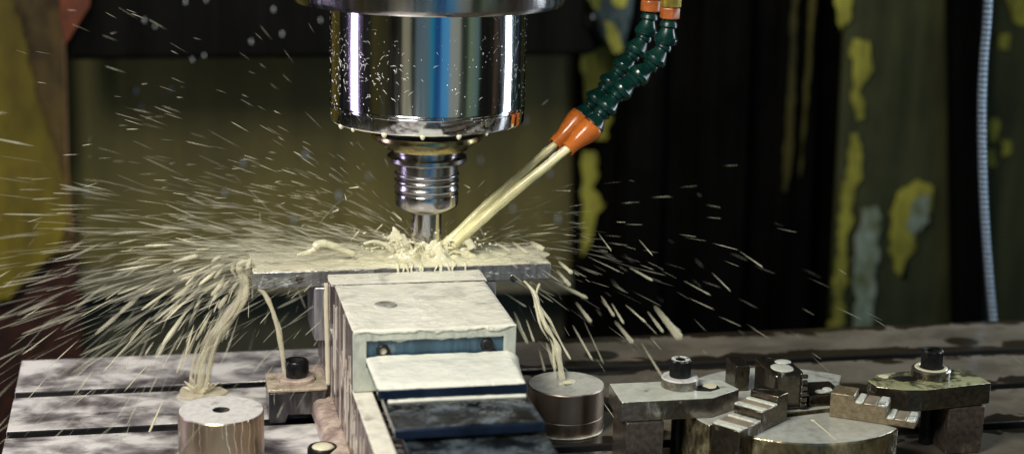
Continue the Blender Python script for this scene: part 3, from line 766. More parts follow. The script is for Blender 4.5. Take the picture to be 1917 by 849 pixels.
# ------------------------------------------------------------------ three jaw chuck
ZC = 40.0
cc = Vector((257.3, -166.7, 0)); RC = 86.6
ch = thing('three_jaw_chuck', 'brassy round chuck with three stepped jaws lying on the table', 'chuck', (cc.x, cc.y, 0))
def arc(a0, a1, r, n): return [(cc.x+r*math.cos(R(a0+(a1-a0)*i/n)), cc.y+r*math.sin(R(a0+(a1-a0)*i/n))) for i in range(n+1)]
obj('body', prism(new(), arc(226.5, 312.0, RC, 60)+[(300, -209), (276, -190), (240, -196)], .3, ZC, top=1), ['chuck_side', 'chuck_top'], ch, 1.6, seg=3)
obj('back_plate', prism(new(), arc(42, 205, RC, 60)+[(215, -190), (285, -180)], .4, ZC-.6, top=1), ['chuck_side', 'chuck_top'], ch, 1.2)
def jaw(pA, pB, width, z_bot, steps, side_mat, teeth=True):
    """a jaw whose near face runs from pA (inner end) to pB (outer end); steps = (fraction along, top height)"""
    A, B = Vector((*pA, 0)), Vector((*pB, 0)); d = (B-A); L = d.length; d.normalize()
    n_ = Vector((-d.y, d.x, 0))
    if n_.dot(Vector((0, 1, 0))) < 0: n_ = -n_
    pts = [(0, z_bot)]
    pts2 = []
    for k, (f0, f1, z) in enumerate(steps):
        pts2 += [(f0*L, z), (f1*L, z)]
    prof_ = pts2+[(steps[-1][1]*L, z_bot)]
    P = [A+d*s+Vector((0, 0, z)) for s, z in pts+prof_]
    bm = new(); prism(bm, P, 0, 0, axis=n_*width)
    j = obj('jaw', bm, side_mat, ch, .7)
    if teeth:
        for k, (f0, f1, z) in enumerate(steps):
            if k == 0: continue
            a0, a1 = f0*L+1.0, f1*L-.6; w_ = a1-a0
            segs = [(a0, a0+.24*w_, 'jaw_tooth', 1.3), (a0+.27*w_, a0+.68*w_, 'jaw_tan', .7), (a0+.71*w_, a1, 'jaw_tooth', 1.3)]
            for s0, s1, mt, hh in segs:
                q = [A+d*s0, A+d*s1]
                pp = [q[0]-n_*.5, q[1]-n_*.5, q[1]+n_*(width+.3), q[0]+n_*(width+.3)]
                bm = new(); prism(bm, [(p.x, p.y) for p in pp], z-.8, z+hh)
                obj('tooth', bm, mt, j, .9, seg=3)
    return j
# right jaw, near face towards the operator
jaw(P2(1552, 779, ZC), P2(1712, 803, ZC), 20, ZC+.2, [(0, .28, 59), (.28, .66, 54), (.66, 1.0, 45.5)], 'jaw_face')
# left jaw
pA = P2(1473, 786, ZC); pB = P2(1384, 829, ZC)
jaw(pA, pB, 24, 22, [(0, .22, 62), (.22, .56, 56), (.56, 1.0, 49)], 'jaw_dark')
# rear jaw, tall end towards the centre
pr_ = at_z(1477, 779, ZC)
x, y = pr_.x+6, pr_.y
bm = new()
prism(bm, [(x-13, y+14), (x+9, y+14), (x+12, y+22), (x+12, y+60), (x-13, y+60)], ZC+.2, 68)
jr = obj('jaw', bm, ['jaw_dark'], ch, 2.5, seg=3)
bm = new(); ball(bm, (x-2, y+30, 68), 8, (1.1, 1.3, .16), 16); ball(bm, (x+4, y+44, 68), 6, (1.1, .9, .2), 16)
obj('coolant_puddle', bm, 'clamp_top', jr, 0, 180)
bm = new()
for k in range(6): box(bm, x+7.5, x+12.6, y+12.6, y+15, ZC+1.5+k*4.6, ZC+4.6+k*4.6)
obj('rack', bm, 'jaw_dark', jr, .4)
obj('rear_guide', box(new(), x-27, x-15, y+62, y+86, ZC-2, 60), 'jaw_dark', ch, 1)
obj('clamp_lug', box(new(), x+17, x+46, y+20, y+50, 20, ZC+9), 'jaw_dark', ch, 1.5)
bm = new(); ball(bm, (x+35, y+28, ZC+9.2), 4.2, (1, 1, .5), 14); ball(bm, (x+29, y+26, ZC+9), 4, (1.2, 1, .3), 14)
obj('coolant_puddle', bm, 'clamp_top', ch, 0, 180)
# scratch of light steel on the chuck face
a, b = at_z(1522, 786, ZC), at_z(1566, 823, ZC)
bm = new(); tube(bm, [Vector((a.x, a.y, ZC+.15)), Vector((b.x, b.y, ZC+.15))], [.45, .25], 6)
ball(bm, (a.x, a.y, ZC+.2), 1.8, (1, 1, .3))
obj('coolant_thread', bm, 'coolant', ch)

# ------------------------------------------------------------------ coolant hoses
def hose(pix, Y, noz, label, top_fit):
    pts = [at_y(x, y, Y) for x, y in pix]
    t = thing('coolant_hose', label, 'hose', pts[0], 'segmented coolant hoses')
    curve = spline(pts, 200)
    # even spacing
    L = [0]
    for p, q in zip(curve, curve[1:]): L.append(L[-1]+(q-p).length)
    n = round(L[-1]/17.0)
    def pos(s):
        s = max(0, min(L[-1], s))
        for i in range(len(L)-1):
            if L[i+1] >= s: return curve[i].lerp(curve[i+1], (s-L[i])/max(1e-6, L[i+1]-L[i]))
        return curve[-1]
    step = L[-1]/n
    for k in range(n):
        a, b = pos(k*step), pos((k+1)*step); ax = (b-a).normalized(); h = (b-a).length
        # upper socket skirt flares down over the next ball
        prof = [(0, -1.2), (4.8, -1.2), (6.2, 0), (6.9, h*.10), (7.2, h*.22), (5.4, h*.30), (5.5, h*.36), (8.8, h*.72), (9.5, h*.76), (9.5, h*.93), (8.6, h*1.0), (0, h*1.0)]
        obj('segment', lathe(new(), prof[::1], a, ax, 28), 'hose', t)
    e = pts[-1]; n1 = at_y(*noz, Y-8)
    n1 = e.lerp(n1, .88)
    ax = (n1-e).normalized(); h = (n1-e).length
    obj('nozzle', lathe(new(), [(0, -3), (9.0, -3), (10.2, -1.5), (10.3, h*.10), (9.4, h*.26), (6.9, h*.60), (6.3, h*.72), (6.1, h), (4.6, h), (4.4, h-3), (0, h-3)], e, ax, 32), 'orange', t)
    p = pts[0]; ax = (pts[0]-pts[1]).normalized()*.3+Vector((0, 0, 1)); ax.normalize()
    obj('connector', lathe(new(), [(0, 2), (7.6, 2), (8.2, 2.6), (8.2, 10.5), (7.4, 11.4), (0, 11.4)], p, ax, 6 if top_fit else 32), 'orange_dark', t, .4)
    obj('fitting', lathe(new(), [(0, 11.6), (8.8, 11.6), (8.8, 26), (7, 27), (7, 46), (0, 46)], p, ax, 6), 'brass' if top_fit else 'orange_dark', t, .5)
    return n1
n1 = hose([(1217, 26), (1211, 60), (1193, 90), (1176, 115), (1155, 139), (1134, 164), (1113, 190), (1086, 222)], 8, (1032, 277), 'dark green segmented hose with orange nozzle, the farther left of the pair', 0)
n2 = hose([(1253, 40), (1247, 78), (1233, 106), (1212, 128), (1187, 149), (1160, 172), (1136, 200), (1106, 240)], -12, (1056, 285), 'dark green segmented hose with orange nozzle, the nearer right one under the brass fitting', 1)
for nz, lab, rr in ((n1, 'pale coolant jet from the farther orange nozzle to the cutter', 2.6), (n2, 'pale coolant jet from the nearer orange nozzle to the cutter', 3.3)):
    e = Vector((13, -13, 126)) if nz is n2 else Vector((10.5, -8, 127.5))
    d = (e-nz)
    pts = [nz-d.normalized()*3+d*(i/60*1.02)+Vector((0, 0, 1.6*math.sin(math.pi*i/60))) for i in range(61)]
    bm = new(); seg_ = 26; up_ = Vector((0, 0, 1)); t_ = d.normalized(); u_ = t_.cross(up_).normalized(); v_ = u_.cross(t_); rings = []
    for i, p in enumerate(pts):
        rad = rr*(1+.40*i/60)*(1+.10*noise.noise(Vector((i*.30, rr, 0))))
        rings.append([bm.verts.new(p+(u_*math.cos(2*math.pi*k/seg_)+v_*math.sin(2*math.pi*k/seg_))*rad*(1+.15*noise.fractal(Vector((math.cos(2*math.pi*k/seg_)*2.2, math.sin(2*math.pi*k/seg_)*2.2, i*.055+rr)), 1, 2, 4))) for k in range(seg_)])
    for i in range(60):
        for k in range(seg_):
            j = (k+1) % seg_; bm.faces.new((rings[i][k], rings[i][j], rings[i+1][j], rings[i+1][k]))
    bm.faces.new(rings[0][::-1]); bm.faces.new(rings[-1])
    jt = tag(obj('coolant_jet', bm, 'jet', None, 0, 180, origin=nz), lab, 'coolant jet', 'coolant jets')
    bm = new(); rj = random.Random(int(rr*10))
    for q in range(12):
        a_ = rj.uniform(0, 6.28); i0 = rj.randint(0, 44); n_ = rj.randint(7, 16)
        off = (u_*math.cos(a_)+v_*math.sin(a_))
        tube(bm, [pts[min(60, i0+w_)]+off*rr*(1.0+.28*rj.random()*math.sin(math.pi*w_/n_)) for w_ in range(n_)], [.25+.45*math.sin(math.pi*(w_+.5)/n_) for w_ in range(n_)], 5)
    obj('loose_threads', bm, 'stream', jt, 0, 180)

# ------------------------------------------------------------------ falling streams and splash
def stream(strands, label, base, mat='drops', threads=8, drift=1.5):
    """a stream breaking up: an uneven core, and loose threads that drift away from it as it falls"""
    bm = new(); rs = random.Random(len(label)+4)
    for pts, r0, r1, sd in strands:
        N = 44; c = spline(pts, N)
        def rad(i): return r0+(r1-r0)*i/(N-1)
        soft_thread(bm, c, [.66*rad(i)*(1+.75*noise.noise(Vector((i*.17, sd, 0)))) for i in range(N)], [.95-.35*i/N if 0 < i < N-1 else .3 for i in range(N)], 10)
        for q in range(threads):
            i0 = rs.randint(0, N-12); n = min(rs.randint(7, 24), N-i0); ph = rs.uniform(0, 6.28); g = rs.uniform(.25, .9); w0 = rs.uniform(.5, 1.5)
            P, Q, D = [], [], []
            for i in range(i0, i0+n):
                w_ = (i-i0)/max(1, n-1); spread = rad(i)*w0*(.4+drift*i/N)
                P.append(c[i]+Vector((math.cos(ph)*spread, .5*math.sin(ph)*spread, 0))+Vector((1, .4, 0))*.8*noise.noise(Vector((i*.11, sd+q, 3))))
                Q.append((.15+.34*rad(i)*math.sin(math.pi*(w_*.9+.05)))*(1+.4*noise.noise(Vector((i*.3, q, sd)))))
                D.append(g*math.sin(math.pi*(w_*.9+.05)))
            soft_thread(bm, P, Q, D, 7)
    return tag(obj('coolant_stream', bm, mat, None, 0, 180, origin=base), label, 'coolant stream', 'streams running off the plate')
def soft_thread(bm, P, radii, dens, seg=8):
    lay = bm.verts.layers.float.get('amount')
    if lay is None: lay = bm.verts.layers.float.new('amount')
    rings = []; prev = None; n = len(P)
    for i, p in enumerate(P):
        t = (P[min(i+1, n-1)]-P[max(i-1, 0)]).normalized()
        u = t.orthogonal().normalized() if prev is None else (prev-t*prev.dot(t)).normalized()
        prev = u; v = t.cross(u); ring = []
        for k in range(seg):
            a = 6.2832*k/seg; q = bm.verts.new(p+(u*math.cos(a)+v*math.sin(a))*radii[i]*(1+.15*noise.noise(Vector((math.cos(a)*1.3, math.sin(a)*1.3, i*.2+p.x))))); q[lay] = dens[i]; ring.append(q)
        rings.append(ring)
    for a, b in zip(rings, rings[1:]):
        for k in range(seg):
            j = (k+1) % seg; bm.faces.new((a[k], a[j], b[j], b[k]))
def ypts(L, Y0, Y1):
    n = len(L); return [at_y(x, y, Y0+(Y1-Y0)*i/(n-1)) for i, (x, y) in enumerate(L)]
stream([(ypts([(463, 497), (452, 500), (458, 545), (430, 585), (398, 625), (382, 670), (373, 735)], -12, 30), 5.2, 4.2, 1),
        (ypts([(475, 500), (466, 512), (462, 548), (440, 590), (412, 625), (396, 670), (383, 738)], -20, 25), 4.6, 2.4, 5),
        (ypts([(462, 520), (450, 560), (420, 605), (385, 650), (368, 690), (362, 735)], -5, 35), 3.8, 1.6, 9),
        (ypts([(470, 495), (455, 492), (449, 503), (462, 530), (456, 560)], -25, -20), 5.5, 3.0, 13)],
       'thick forked stream of coolant falling from the left end of the plate to the table', (-150, -15, 105))
stream([(ypts([(484, 538), (497, 552), (510, 580), (520, 615), (527, 650), (533, 690), (541, 716)], -33, -34), 2.6, 3.4, 21)],
       'thin curved stream of coolant falling from the plate onto the dark nut', (-135, -33, 100), 'drops', 3, .5)
stream([(ypts([(978, 522), (1000, 548), (1010, 580), (1022, 610), (1040, 640), (1046, 670), (1053, 712)], -33, -80), 2.0, 4.2, 31),
        (ypts([(1010, 530), (1004, 560), (1030, 600), (1050, 640), (1068, 672)], -33, -70), 1.3, 1.2, 35),
        (ypts([(1005, 545), (1000, 575)], -33, -36), 1.4, .6, 37)],
       'broken stream of coolant falling from the right end of the plate onto the steel cylinder', (95, -40, 100), 'drops', 4, .9)
# where streams land
for (cx, cy, z, r, lab) in ((at_z(374, 737, 0).x, at_z(374, 737, 0).y, 0, 15, 'cream splash puddle on the table where the forked stream lands'),):
    bm = new()
    pts = [(cx+r*(1.1+.5*noise.noise(Vector((math.cos(a)*1.5, math.sin(a)*1.5, 5))))*math.cos(a)*1.3, cy+r*(1+.5*noise.noise(Vector((math.cos(a)*1.5, math.sin(a)*1.5, 9))))*math.sin(a)) for a in [2*math.pi*i/48 for i in range(48)]]
    prism(bm, pts, z+.2, z+2.2)
    for k in range(16):
        a = random.uniform(0, 6.28); q = Vector((cx, cy, z+1)); dd = Vector((math.cos(a), math.sin(a)*.8, random.uniform(.3, .9)))*random.uniform(6, 16)
        tube(bm, [q+dd*.3, q+dd*.7, q+dd], [2.2, 1.4, .4], 7)
    tag(obj('coolant_puddle', bm, 'stream', None, .8, 60, origin=(cx, cy, z)), lab, 'coolant')

# the splash boiling round the cutter: lumps and threads fused into one skin
bm = new(); rnd = random.Random(11)
nr, na = 60, 220; vs = []
for i in range(nr+1):
    ring = []
    for k in range(na):
        a = 2*math.pi*k/na; f = i/nr; r = 12.5+f*f*62+f*9
        c, s_ = math.cos(a), math.sin(a)
        n1 = noise.fractal(Vector((c*1.6, s_*1.6, 3.0)), 1, 2, 3); n2 = noise.fractal(Vector((c*r*.075, s_*r*.075, 7.0)), 1, 2, 5); n3 = noise.ridged_multi_fractal(Vector((c*r*.06, s_*r*.06, 1.0)), 1, 2, 4, 1, 2)
        crown = (9+7*n1)*math.exp(-((r-17-3*n1)/(6.5+3*n2))**2)*(.75+.9*n2)
        layer = max(-.5, (2.6+3.6*n2+.7*n3)*max(0, 1-f)**.7-.35)
        h = max(crown, 0)+layer
        lean = 1+.10*max(0, crown)/9*(.6+n2)
        sq = .62 if r < 40 else .62*40/r+.012*(r-40)/r*10
        ring.append(bm.verts.new((r*lean*1.22*c, -6+min(29.4, max(-29.4, r*lean*sq*s_)), 120.4+h)))
    vs.append(ring)
for i in range(nr):
    for k in range(na):
        j = (k+1) % na; bm.faces.new((vs[i][k], vs[i][j], vs[i+1][j], vs[i+1][k]))
def thread(pts, r0, r1, n=16, bead=0, w=.45):
    c = spline(pts, n); sd = rnd.uniform(0, 50)
    tube(bm, c, [(r0+(r1-r0)*i/(n-1))*(1+w*noise.noise(Vector((i*.4, sd, 0))))*(.15 if i == n-1 else 1) for i in range(n)], 9, wob=.25)
    if bead: ball(bm, c[-1], bead, (1, 1, 1.1), 10)
for _ in range(56):                                             # threads torn off the crown
    a = rnd.uniform(0, 2*math.pi); R0 = rnd.uniform(15, 21); hgt = rnd.uniform(4, 17); out = rnd.uniform(3, 20)
    ca, sa = math.cos(a)*1.2, math.sin(a)*.66
    p0 = (R0*ca, R0*sa-6, 122); p1 = ((R0+out*.4)*ca, (R0+out*.4)*sa-6, 124+hgt*.75); p2 = ((R0+out)*ca, (R0+out)*sa-6, 123+hgt*rnd.uniform(.6, 1.05))
    thread([p0, p1, p2], rnd.uniform(.9, 1.9), rnd.uniform(.25, .6), 16, rnd.choice((0, 0, .8, 1.1)))
for L, r0, r1 in (([(735, 470), (722, 458), (700, 452), (682, 456)], 2.6, 1.0), ([(850, 462), (862, 449), (876, 452), (884, 466)], 3.0, 3.6), ([(862, 468), (880, 476), (892, 483)], 2.8, 1.6),
                  ([(664, 476), (640, 466), (618, 458), (600, 456), (588, 464)], 2.0, 4.0), ([(594, 462), (580, 471), (556, 477)], 3.8, 1.0)):
    thread(ypts(L, -12, -16), r0, r1, 26, 0, .15)
for k in range(13):                                             # fringe hanging over the front of the plate
    px = rnd.uniform(735, 890); q = at_z(px, 492, 120); L = rnd.uniform(1, 8)**1.1
    thread([(q.x, -30, 121.5), (q.x+rnd.uniform(-1, 1), -35.6, 121), (q.x+rnd.uniform(-2, 2), -37.4, 121-L*.6), (q.x+rnd.uniform(-2, 2), -39, 119-L)], rnd.uniform(1.0, 1.9), .5, 14)
for _ in range(90):                                             # beads thrown off the crown
    a = rnd.uniform(0, 6.28); r = rnd.uniform(16, 46); ball(bm, (r*math.cos(a)*1.3, -6+r*math.sin(a)*.6, 126+abs(rnd.gauss(0, 9))), rnd.uniform(.4, 1.1), (1.3, 1, 1), 8)
sp_ = obj('coolant_splash', bm, 'coolant', None, 0, 180, origin=(0, -5, 121))
tag(sp_, 'boiling cream splash of coolant around the cutter on the plate', 'splash', None, 'stuff')

# ------------------------------------------------------------------ spray: stretched drops on ballistic paths
G = Vector((0, 0, -9810.0))
def thread_drop(bm, P, radii, dens, seg=6):
    """one stretched drop: radius and amount of liquid given ring by ring"""
    lay = bm.verts.layers.float.get('amount')
    if lay is None: lay = bm.verts.layers.float.new('amount')
    t = (P[-1]-P[0]).normalized(); u = t.orthogonal().normalized(); v = t.cross(u); rings = []
    for p, r, d in zip(P, radii, dens):
        ring = []
        for k in range(seg):
            q = bm.verts.new(p+(u*math.cos(6.2832*k/seg)+v*math.sin(6.2832*k/seg))*r); q[lay] = d; ring.append(q)
        rings.append(ring)
    for a, b in zip(rings, rings[1:]):
        for k in range(seg):
            j = (k+1) % seg; bm.faces.new((a[k], a[j], b[j], b[k]))
    bm.faces.new(rings[0][::-1]); bm.faces.new(rings[-1])
def drop(bm, p, v, length, r, seg=5):
    d = v.normalized()*length; g = random.choice((.25, .35, .5, .7, 1.0)); m_ = random.uniform(-.15, .2)
    if r > .7: thread_drop(bm, [p-d*.5, p-d*.42, p-d*.15, p+d*m_, p+d*.36, p+d*.47, p+d*.5], [r*.2, r*.5, r*.85, r, r*.8, r*.5, r*.15], [0, .3*g, .75*g, g, .9*g, .6*g, .1*g], 7)
    else: thread_drop(bm, [p-d*.5, p-d*.25, p+d*m_, p+d*.38, p+d*.5], [r*.35, r*.75, r, r*.8, r*.3], [0, .5*g, g, .8*g, 0], 4)
bm = new(); rnd = random.Random(5)
def spray(n, org, spread, az, az_s, el, el_s, v0, v1, t0, t1, r0, r1, dt, jitter=3, deny=None):
    for _ in range(n):
        a = rnd.gauss(az, az_s); e = rnd.gauss(el, el_s); sp0 = rnd.uniform(v0, v1)
        v = Vector((math.cos(a)*math.cos(e), math.sin(a)*math.cos(e), math.sin(e)))*sp0
        t = rnd.uniform(t0**.5, t1**.5)**2
        p = Vector(org)+Vector((rnd.uniform(-1, 1)*spread[0], rnd.uniform(-1, 1)*spread[1], rnd.uniform(0, 1)*spread[2]))
        q = p+v*t+G*(t*t/2); vv = v+G*t
        if q.z < 1.5 or q.y < -330 or q.y > 440: continue
        if -100 < q.x < 60 and -320 < q.y < -30 and q.z < 128: continue
        if (q.x**2+q.y**2)**.5 < 30 and q.z > 150: continue
        L = min(max(vv.length*dt*rnd.uniform(.5, 1.3), 2.0), 46)
        drop(bm, q, vv, L, rnd.uniform(r0, r1)*rnd.choice((.6, .8, 1, 1, 1.3)))
PI = math.pi
# dense flat fan to the left of the cutter
spray(480, (-30, -4, 123), (50, 16, 6), PI, .6, .13, .15, 1500, 4200, .003, .10, .20, .42, .0095)
spray(150, (-70, -4, 122), (60, 20, 4), PI, .8, .06, .14, 600, 2200, .004, .12, .22, .50, .0115)
# high sparse arcs
spray(360, (0, -4, 126), (12, 12, 8), PI, .7, .55, .22, 1800, 3800, .03, .34, .22, .42, .0062)
spray(130, (0, -4, 126), (12, 12, 8), PI*.9, 1.2, .35, .3, 900, 2600, .01, .16, .2, .4, .0070)
# to the right
spray(260, (20, -6, 124), (30, 15, 6), -.05, .55, .16, .16, 900, 2600, .01, .22, .2, .42, .0085)
# all round, fine
spray(240, (0, -4, 124), (25, 15, 6), PI/2, 2.2, .25, .25, 500, 2000, .01, .10, .2, .34, .0065)
tag(obj('coolant_spray', bm, 'spray', None, 0, 180, origin=(0, 0, 120)), 'fine streaks of coolant flung out from the cutter in a wide fan', 'spray', None, 'stuff')
bm = new(); rnd = random.Random(77)
spray(900, (-60, -4, 122), (75, 22, 7), PI, .6, .09, .16, 1200, 4200, .002, .11, .35, 1.0, .0190)
spray(150, (-138, -6, 117), (25, 26, 8), PI, .7, -.02, .35, 500, 2000, .03, .15, .5, 1.4, .0240)
spray(300, (10, -4, 124), (40, 18, 6), 0, 1.0, .10, .2, 600, 2400, .002, .10, .3, .8, .0150)
tag(obj('coolant_mist', bm, 'mist', None, 0, 180, origin=(0, 0, 120)), 'thin pale mist of coolant hanging left of the cutter over the plate', 'mist', None, 'stuff')

bm = new(); rnd = random.Random(21)
# curtain flung off the left end of the plate
spray(85, (-138, -8, 116), (12, 26, 8), PI*1.0, .5, -.06, .34, 500, 1700, .03, .15, .35, .8, .0190)
spray(36, (-138, -8, 116), (12, 26, 8), PI*1.0, .5, -.10, .34, 400, 1400, .04, .12, 1.0, 2.1, .0240)
spray(22, (-150, -5, 110), (15, 20, 10), PI*1.0, .6, -.5, .3, 300, 900, .03, .12, .5, 1.2, .0200)
tag(obj('coolant_curtain', bm, 'drops', None, 0, 180, origin=(-140, 0, 110)), 'coarse curtain of coolant streaks falling left of the plate', 'spray', None, 'stuff')
# big drops on the right, one by one, as they fly
big = [((958, 452), (990, 475), 2.0), ((992, 452), (1018, 468), 3.4), ((925, 452), (955, 470), 1.3), ((1045, 488), (1072, 512), 2.0), ((1042, 505), (1068, 535), 2.0), ((1022, 520), (1100, 558), 1.9), ((1078, 565), (1107, 603), 2.0),
       ((1125, 553), (1150, 592), 1.5), ((1145, 567), (1168, 606), 1.2), ((1171, 570), (1210, 604), 1.0), ((1151, 600), (1185, 642), 2.6), ((1225, 572), (1275, 635), 4.2), ((1212, 582), (1242, 622), 1.6), ((1178, 500), (1222, 525), 1.2),
       ((940, 545), (985, 574), .9), ((962, 582), (988, 644), 1.5), ((985, 597), (1000, 640), 1.1), ((1072, 608), (1110, 675), 1.2), ((1093, 600), (1130, 680), .6), ((1022, 640), (1040, 690), 2.2), ((1009, 652), (1020, 695), 1.0), ((1200, 640), (1240, 705), 1.2),
       ((1120, 436), (1145, 470), .5), ((1196, 448), (1222, 478), .5), ((1385, 470), (1428, 500), .55), ((1333, 510), (1368, 545), .5), ((1280, 525), (1330, 552), .5), ((1100, 480), (1160, 508), .4), ((1030, 356), (1068, 357), .5), ((1240, 590), (1275, 620), .5), ((1180, 575), (1230, 625), .45),
       ((322, 490), (370, 478), 2.2), ((345, 500), (325, 508), 1.4), ((655, 452), (672, 432), .8), ((652, 352), (672, 350), .7), ((645, 362), (648, 374), .5), ((868, 345), (880, 352), .7), ((895, 420), (905, 440), .8), ((735, 395), (752, 412), .8), ((620, 398), (634, 392), .9), ((700, 435), (716, 420), .7)]
bm = new(); rnd = random.Random(3)
for (x0_, y0_), (x1_, y1_), r in big:
    Y = rnd.uniform(-60, 20) if x0_ > 900 else rnd.uniform(-40, 40)
    a, b = at_y(x0_, y0_, Y), at_y(x1_, y1_, Y-4)
    L = (b-a).length; d = (b-a)/L
    k = 12
    g = rnd.uniform(.6, 1.0)
    thread_drop(bm, [a+(b-a)*(i/k) for i in range(k+1)], [r*.9*(.3 if i == 0 else .35 if i == k else .55+.45*i/k)*(1+.35*noise.noise(Vector((i*.55, r, x0_)))) for i in range(k+1)], [g*min(1, .12+1.3*i/k) for i in range(k+1)], 9)
tag(obj('coolant_drops', bm, 'drops', None, 0, 180, origin=(60, -30, 90)), 'large stretched coolant drops flying right of the plate', 'drops', None, 'stuff')

# ------------------------------------------------------------------ enclosure behind the table
def sheet(name, pix, Y, thick, mat, parent, bevel=0):
    """a plate cut to the outline pix (photo pixels carried to depth Y), of real thickness"""
    pts = [at_y(x, y, Y) for x, y in pix]
    bm = new(); prism(bm, pts, 0, 0, axis=(0, thick, 0))
    return obj(name, bm, mat, parent, bevel)
def ragged(pix, amp, seed, step=7):
    """outline with a torn, flaking edge"""
    out = []; n = len(pix)
    for i in range(n):
        x0, y0 = pix[i]; x1, y1 = pix[(i+1) % n]; L = math.hypot(x1-x0, y1-y0); k = max(1, int(L/step))
        for q in range(k):
            t = q/k; x, y = x0+(x1-x0)*t, y0+(y1-y0)*t
            nx_, ny_ = (y1-y0)/max(L, 1), -(x1-x0)/max(L, 1)
            o_ = amp*noise.fractal(Vector((x*.035, y*.035, seed)), 1, 2, 5)
            out.append((x+nx_*o_, y+ny_*o_))
    return out
bp = thing('back_panel', 'olive sheet metal panel of the enclosure behind the spindle', 'panel', at_y(600, 545, 900))
sheet('sheet', [(60, 60), (1108, 60), (1094, 528), (60, 528)], 1050, 6, 'olive', bp)
sheet('lower_hem', [(140, 500), (1092, 512), (1090, 545), (140, 549)], 1040, 6, 'olive_wet', bp)
lp = sheet('lower_panel', [(-300, 500), (1300, 500), (1300, 1200), (-300, 1200)], 1180, 8, 'olive_low', None)
tag(lp, 'dark slate lower panel of the enclosure behind the table', 'panel')
M['clear'] = liquid('clear_drops', (.30, .33, .34), 1, .1)
for x, y, r in ((572, 290, 3.2), (634, 366, 3.4), (255, 170, 2.6), (320, 168, 2.2), (455, 305, 2.8), (420, 360, 2.4), (160, 355, 2.8), (985, 225, 2.6), (1002, 330, 3), (1030, 325, 2.4), (1045, 410, 3), (960, 390, 2.6), (900, 300, 2.2), (550, 410, 3), (265, 200, 2), (690, 330, 2.2)):
    p = at_y(x, y, 1048); bm = new(); ball(bm, p, r*1.1, (.9, .5, 1.9), 10)
    obj('drop', bm, 'clear', bp, 0, 180)
hd = thing('spindle_carrier', 'black underside of the machine head behind the chrome spindle', 'machine head', at_y(600, 60, 640))
sheet('casting', [(118, -400), (1095, -400), (1098, 40), (1122, 96), (1100, 104), (125, 113)], 760, 110, 'head_black', hd, 6)
M['clear'] = liquid('clear_drops', (.30, .33, .34), 1, .1)
for x, y, r in ((270, 38, 2.4), (290, 50, 1.8), (347, 4, 2.4), (386, 0, 2.2), (470, 78, 2.4), (512, 18, 2.4), (528, 64, 2.4), (600, 38, 2.2), (382, 104, 2), (1110, 32, 2), (360, 112, 2)):
    p = at_y(x, y, 757); bm = new(); ball(bm, p, r*.7, (.8, .6, 1.8), 10)
    obj('drop', bm, 'clear', hd, 0, 180)
# paint strip and castings right of the panel
pc = thing('painted_column', 'yellow painted column edge with flaking paint right of the olive panel', 'column', at_y(1110, 500, 870))
sheet('column', [(1080, 60), (1170, 60), (1140, 660), (1072, 660)], 1030, 60, 'curtain', pc)
sheet('paint', ragged([(1094, 90), (1160, 90), (1165, 160), (1134, 262), (1094, 262)], 8, 1), 1020, 3, 'yellow_green', pc)
sheet('paint', ragged([(1090, 284), (1116, 284), (1122, 330), (1108, 350), (1136, 385), (1114, 402), (1110, 440), (1090, 480)], 7, 2), 1020, 3, 'yellow_green', pc)
tf = thing('casting_bracket', 'blue grey casting with yellow paint flakes above the yellow column', 'bracket', at_y(1140, 60, 760))
sheet('casting', [(1108, -160), (1205, -160), (1185, 30), (1165, 110), (1130, 70), (1112, 20)], 900, 60, 'teal', tf, 4)
for i, q in enumerate(([(1088, -20), (1132, -20), (1124, 18), (1105, 12)], [(1126, 30), (1150, 45), (1164, 90), (1152, 100), (1135, 72)], [(1150, -10), (1175, -5), (1170, 14), (1152, 8)])):
    sheet('paint', ragged(q, 9, 10+i, 5), 894, 3, 'yellow_green', tf)
# black bellows on the right
cu = thing('bellows_cover', 'black folded bellows cover hanging right of the hoses', 'bellows', at_y(1350, 620, 800))
folds = [(1176, 1212, 990), (1196, 1262, 930), (1262, 1330, 960), (1330, 1420, 920), (1420, 1475, 955), (1475, 1545, 930), (1545, 1640, 960)]
for x0_, x1_, Y in folds:
    tp = [(x0_, -300), (x1_, -300), (x1_-34, 760), (x0_-34, 760)]
    sheet('fold', tp, Y, 22, 'curtain', cu, 4)
for q, sd in (([(1484, -20), (1494, -20), (1484, 300), (1473, 360), (1466, 355)], 3), ([(1518, -20), (1530, -20), (1512, 200), (1500, 330), (1496, 330)], 4)):
    sheet('paint_streak', ragged(q, 4, sd, 12), 912, 2, mat_back('dull_yellow_streak%d' % sd, (.065, .055, .008), (.014, .012, .004), 14), cu)
rp = thing('enclosure_sheet', 'dark olive side panel with chipped yellow paint behind the right clamp', 'panel', at_y(1690, 620, 740))
sheet('sheet', [(1602, -300), (1815, -300), (1825, 760), (1548, 760)], 900, 10, 'olive_dark', rp)
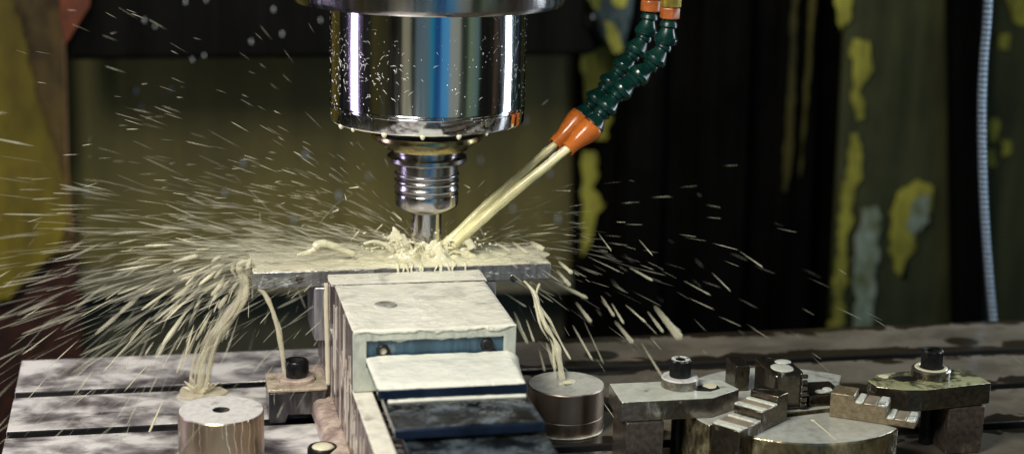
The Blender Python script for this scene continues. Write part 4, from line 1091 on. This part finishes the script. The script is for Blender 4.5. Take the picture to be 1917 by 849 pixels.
for i, (q, mt) in enumerate((([(1598, 70), (1628, 78), (1634, 130), (1612, 170), (1616, 215), (1602, 225), (1594, 130)], 'yellow_green'), ([(1592, 250), (1608, 250), (1612, 330), (1600, 362), (1590, 420), (1578, 610), (1556, 610), (1572, 420)], 'yellow_green'),
                          ([(1612, 390), (1640, 385), (1652, 430), (1640, 520), (1632, 615), (1600, 615), (1598, 480)], 'pale_chip_and_glint'), ([(1680, 362), (1720, 335), (1748, 350), (1738, 420), (1705, 470), (1688, 525), (1668, 470), (1668, 400)], 'yellow_green'),
                          ([(1560, -20), (1600, -20), (1590, 40), (1575, 60)], 'yellow_green'), ([(1716, 372), (1742, 362), (1735, 415), (1712, 452), (1702, 430)], 'pale_chip_and_glint'))):  # the last pale shape is a reflection painted over the yellow patch
    sheet('paint', ragged(q, 10, 30+i, 6), 893 if mt == 'yellow_green' else 888, 2, mt, rp)
gr = thing('guide_rail', 'black upright guide rail beside the braided hose', 'rail', at_y(1810, 610, 700))
sheet('rail', [(1786, -300), (1838, -300), (1846, 760), (1800, 760)], 840, 40, 'head_black', gr, 5)
bm = new(); tube(bm, spline([at_y(x, y, 235) for x, y in ((1851, -200), (1850, 0), (1841, 120), (1838, 230), (1842, 380), (1852, 520), (1860, 610), (1868, 760))], 60), 4.3, 14)
cb_ = obj('braided_hose', bm, 'cable', None, 0, 180, origin=at_y(1858, 610, 235))
tag(cb_, 'pale blue braided hose hanging beside the black guide rail', 'hose')
op = thing('outer_panel', 'dark olive panel with yellow spots right of the braided hose', 'panel', at_y(1890, 610, 760))
sheet('sheet', [(1820, -300), (2150, -300), (2150, 760), (1820, 760)], 910, 10, 'olive_dark', op)
for i, q in enumerate(([(1870, 60), (1892, 65), (1888, 95), (1872, 92)], [(1875, -30), (1935, -30), (1935, 55), (1900, 40)], [(1850, 220), (1868, 222), (1868, 262), (1852, 265)], [(1875, 262), (1896, 262), (1895, 290), (1878, 292)], [(1846, 280), (1862, 282), (1864, 310), (1850, 312)])):
    sheet('paint', ragged(q, 7, 50+i, 5), 903, 2, 'yellow_green', op)
# left guard
lg = thing('side_guard', 'side guard of brown stained sheet with a broad yellow painted curve at the left edge', 'guard', at_y(60, 560, 620))
sheet('sheet', [(-1100, -300), (128, -300), (122, 60), (126, 300), (138, 420), (150, 470), (-1100, 600)], 960, 12, 'brown', lg)
sheet('paint', ragged([(-1100, -200), (5, -60), (38, 50), (62, 150), (92, 250), (118, 330), (132, 400), (112, 450), (85, 490), (40, 530), (15, 560), (-1100, 600)], 9, 71, 9), 948, 4, 'yellow', lg)
bm = new(); tube(bm, spline([at_y(x, y, 945) for x, y in ((120, -100), (120, 60), (124, 200), (126, 330), (135, 440))], 30), 1.6, 8)
obj('trim_edge', bm, plain('brown_trim', (.20, .12, .05), .35), lg)
rf = sheet('hanging_flap', [(108, -120), (184, -120), (168, 12), (122, 86), (112, 40)], 735, 6, 'red_flap', None, 1)
tag(rf, 'red brown flap hanging at the upper left beside the yellow guard', 'flap')
bk = thing('rusty_bracket', 'dark red rusty bracket under the yellow guard at the left', 'bracket', at_y(80, 660, 700))
sheet('plate', [(-300, 440), (140, 400), (148, 520), (160, 700), (160, 1000), (-300, 1000)], 985, 30, 'rust', bk, 4)
sheet('rib', [(100, 470), (118, 430), (134, 415), (128, 440), (112, 475), (104, 490)], 974, 8, 'brown', bk, 2)
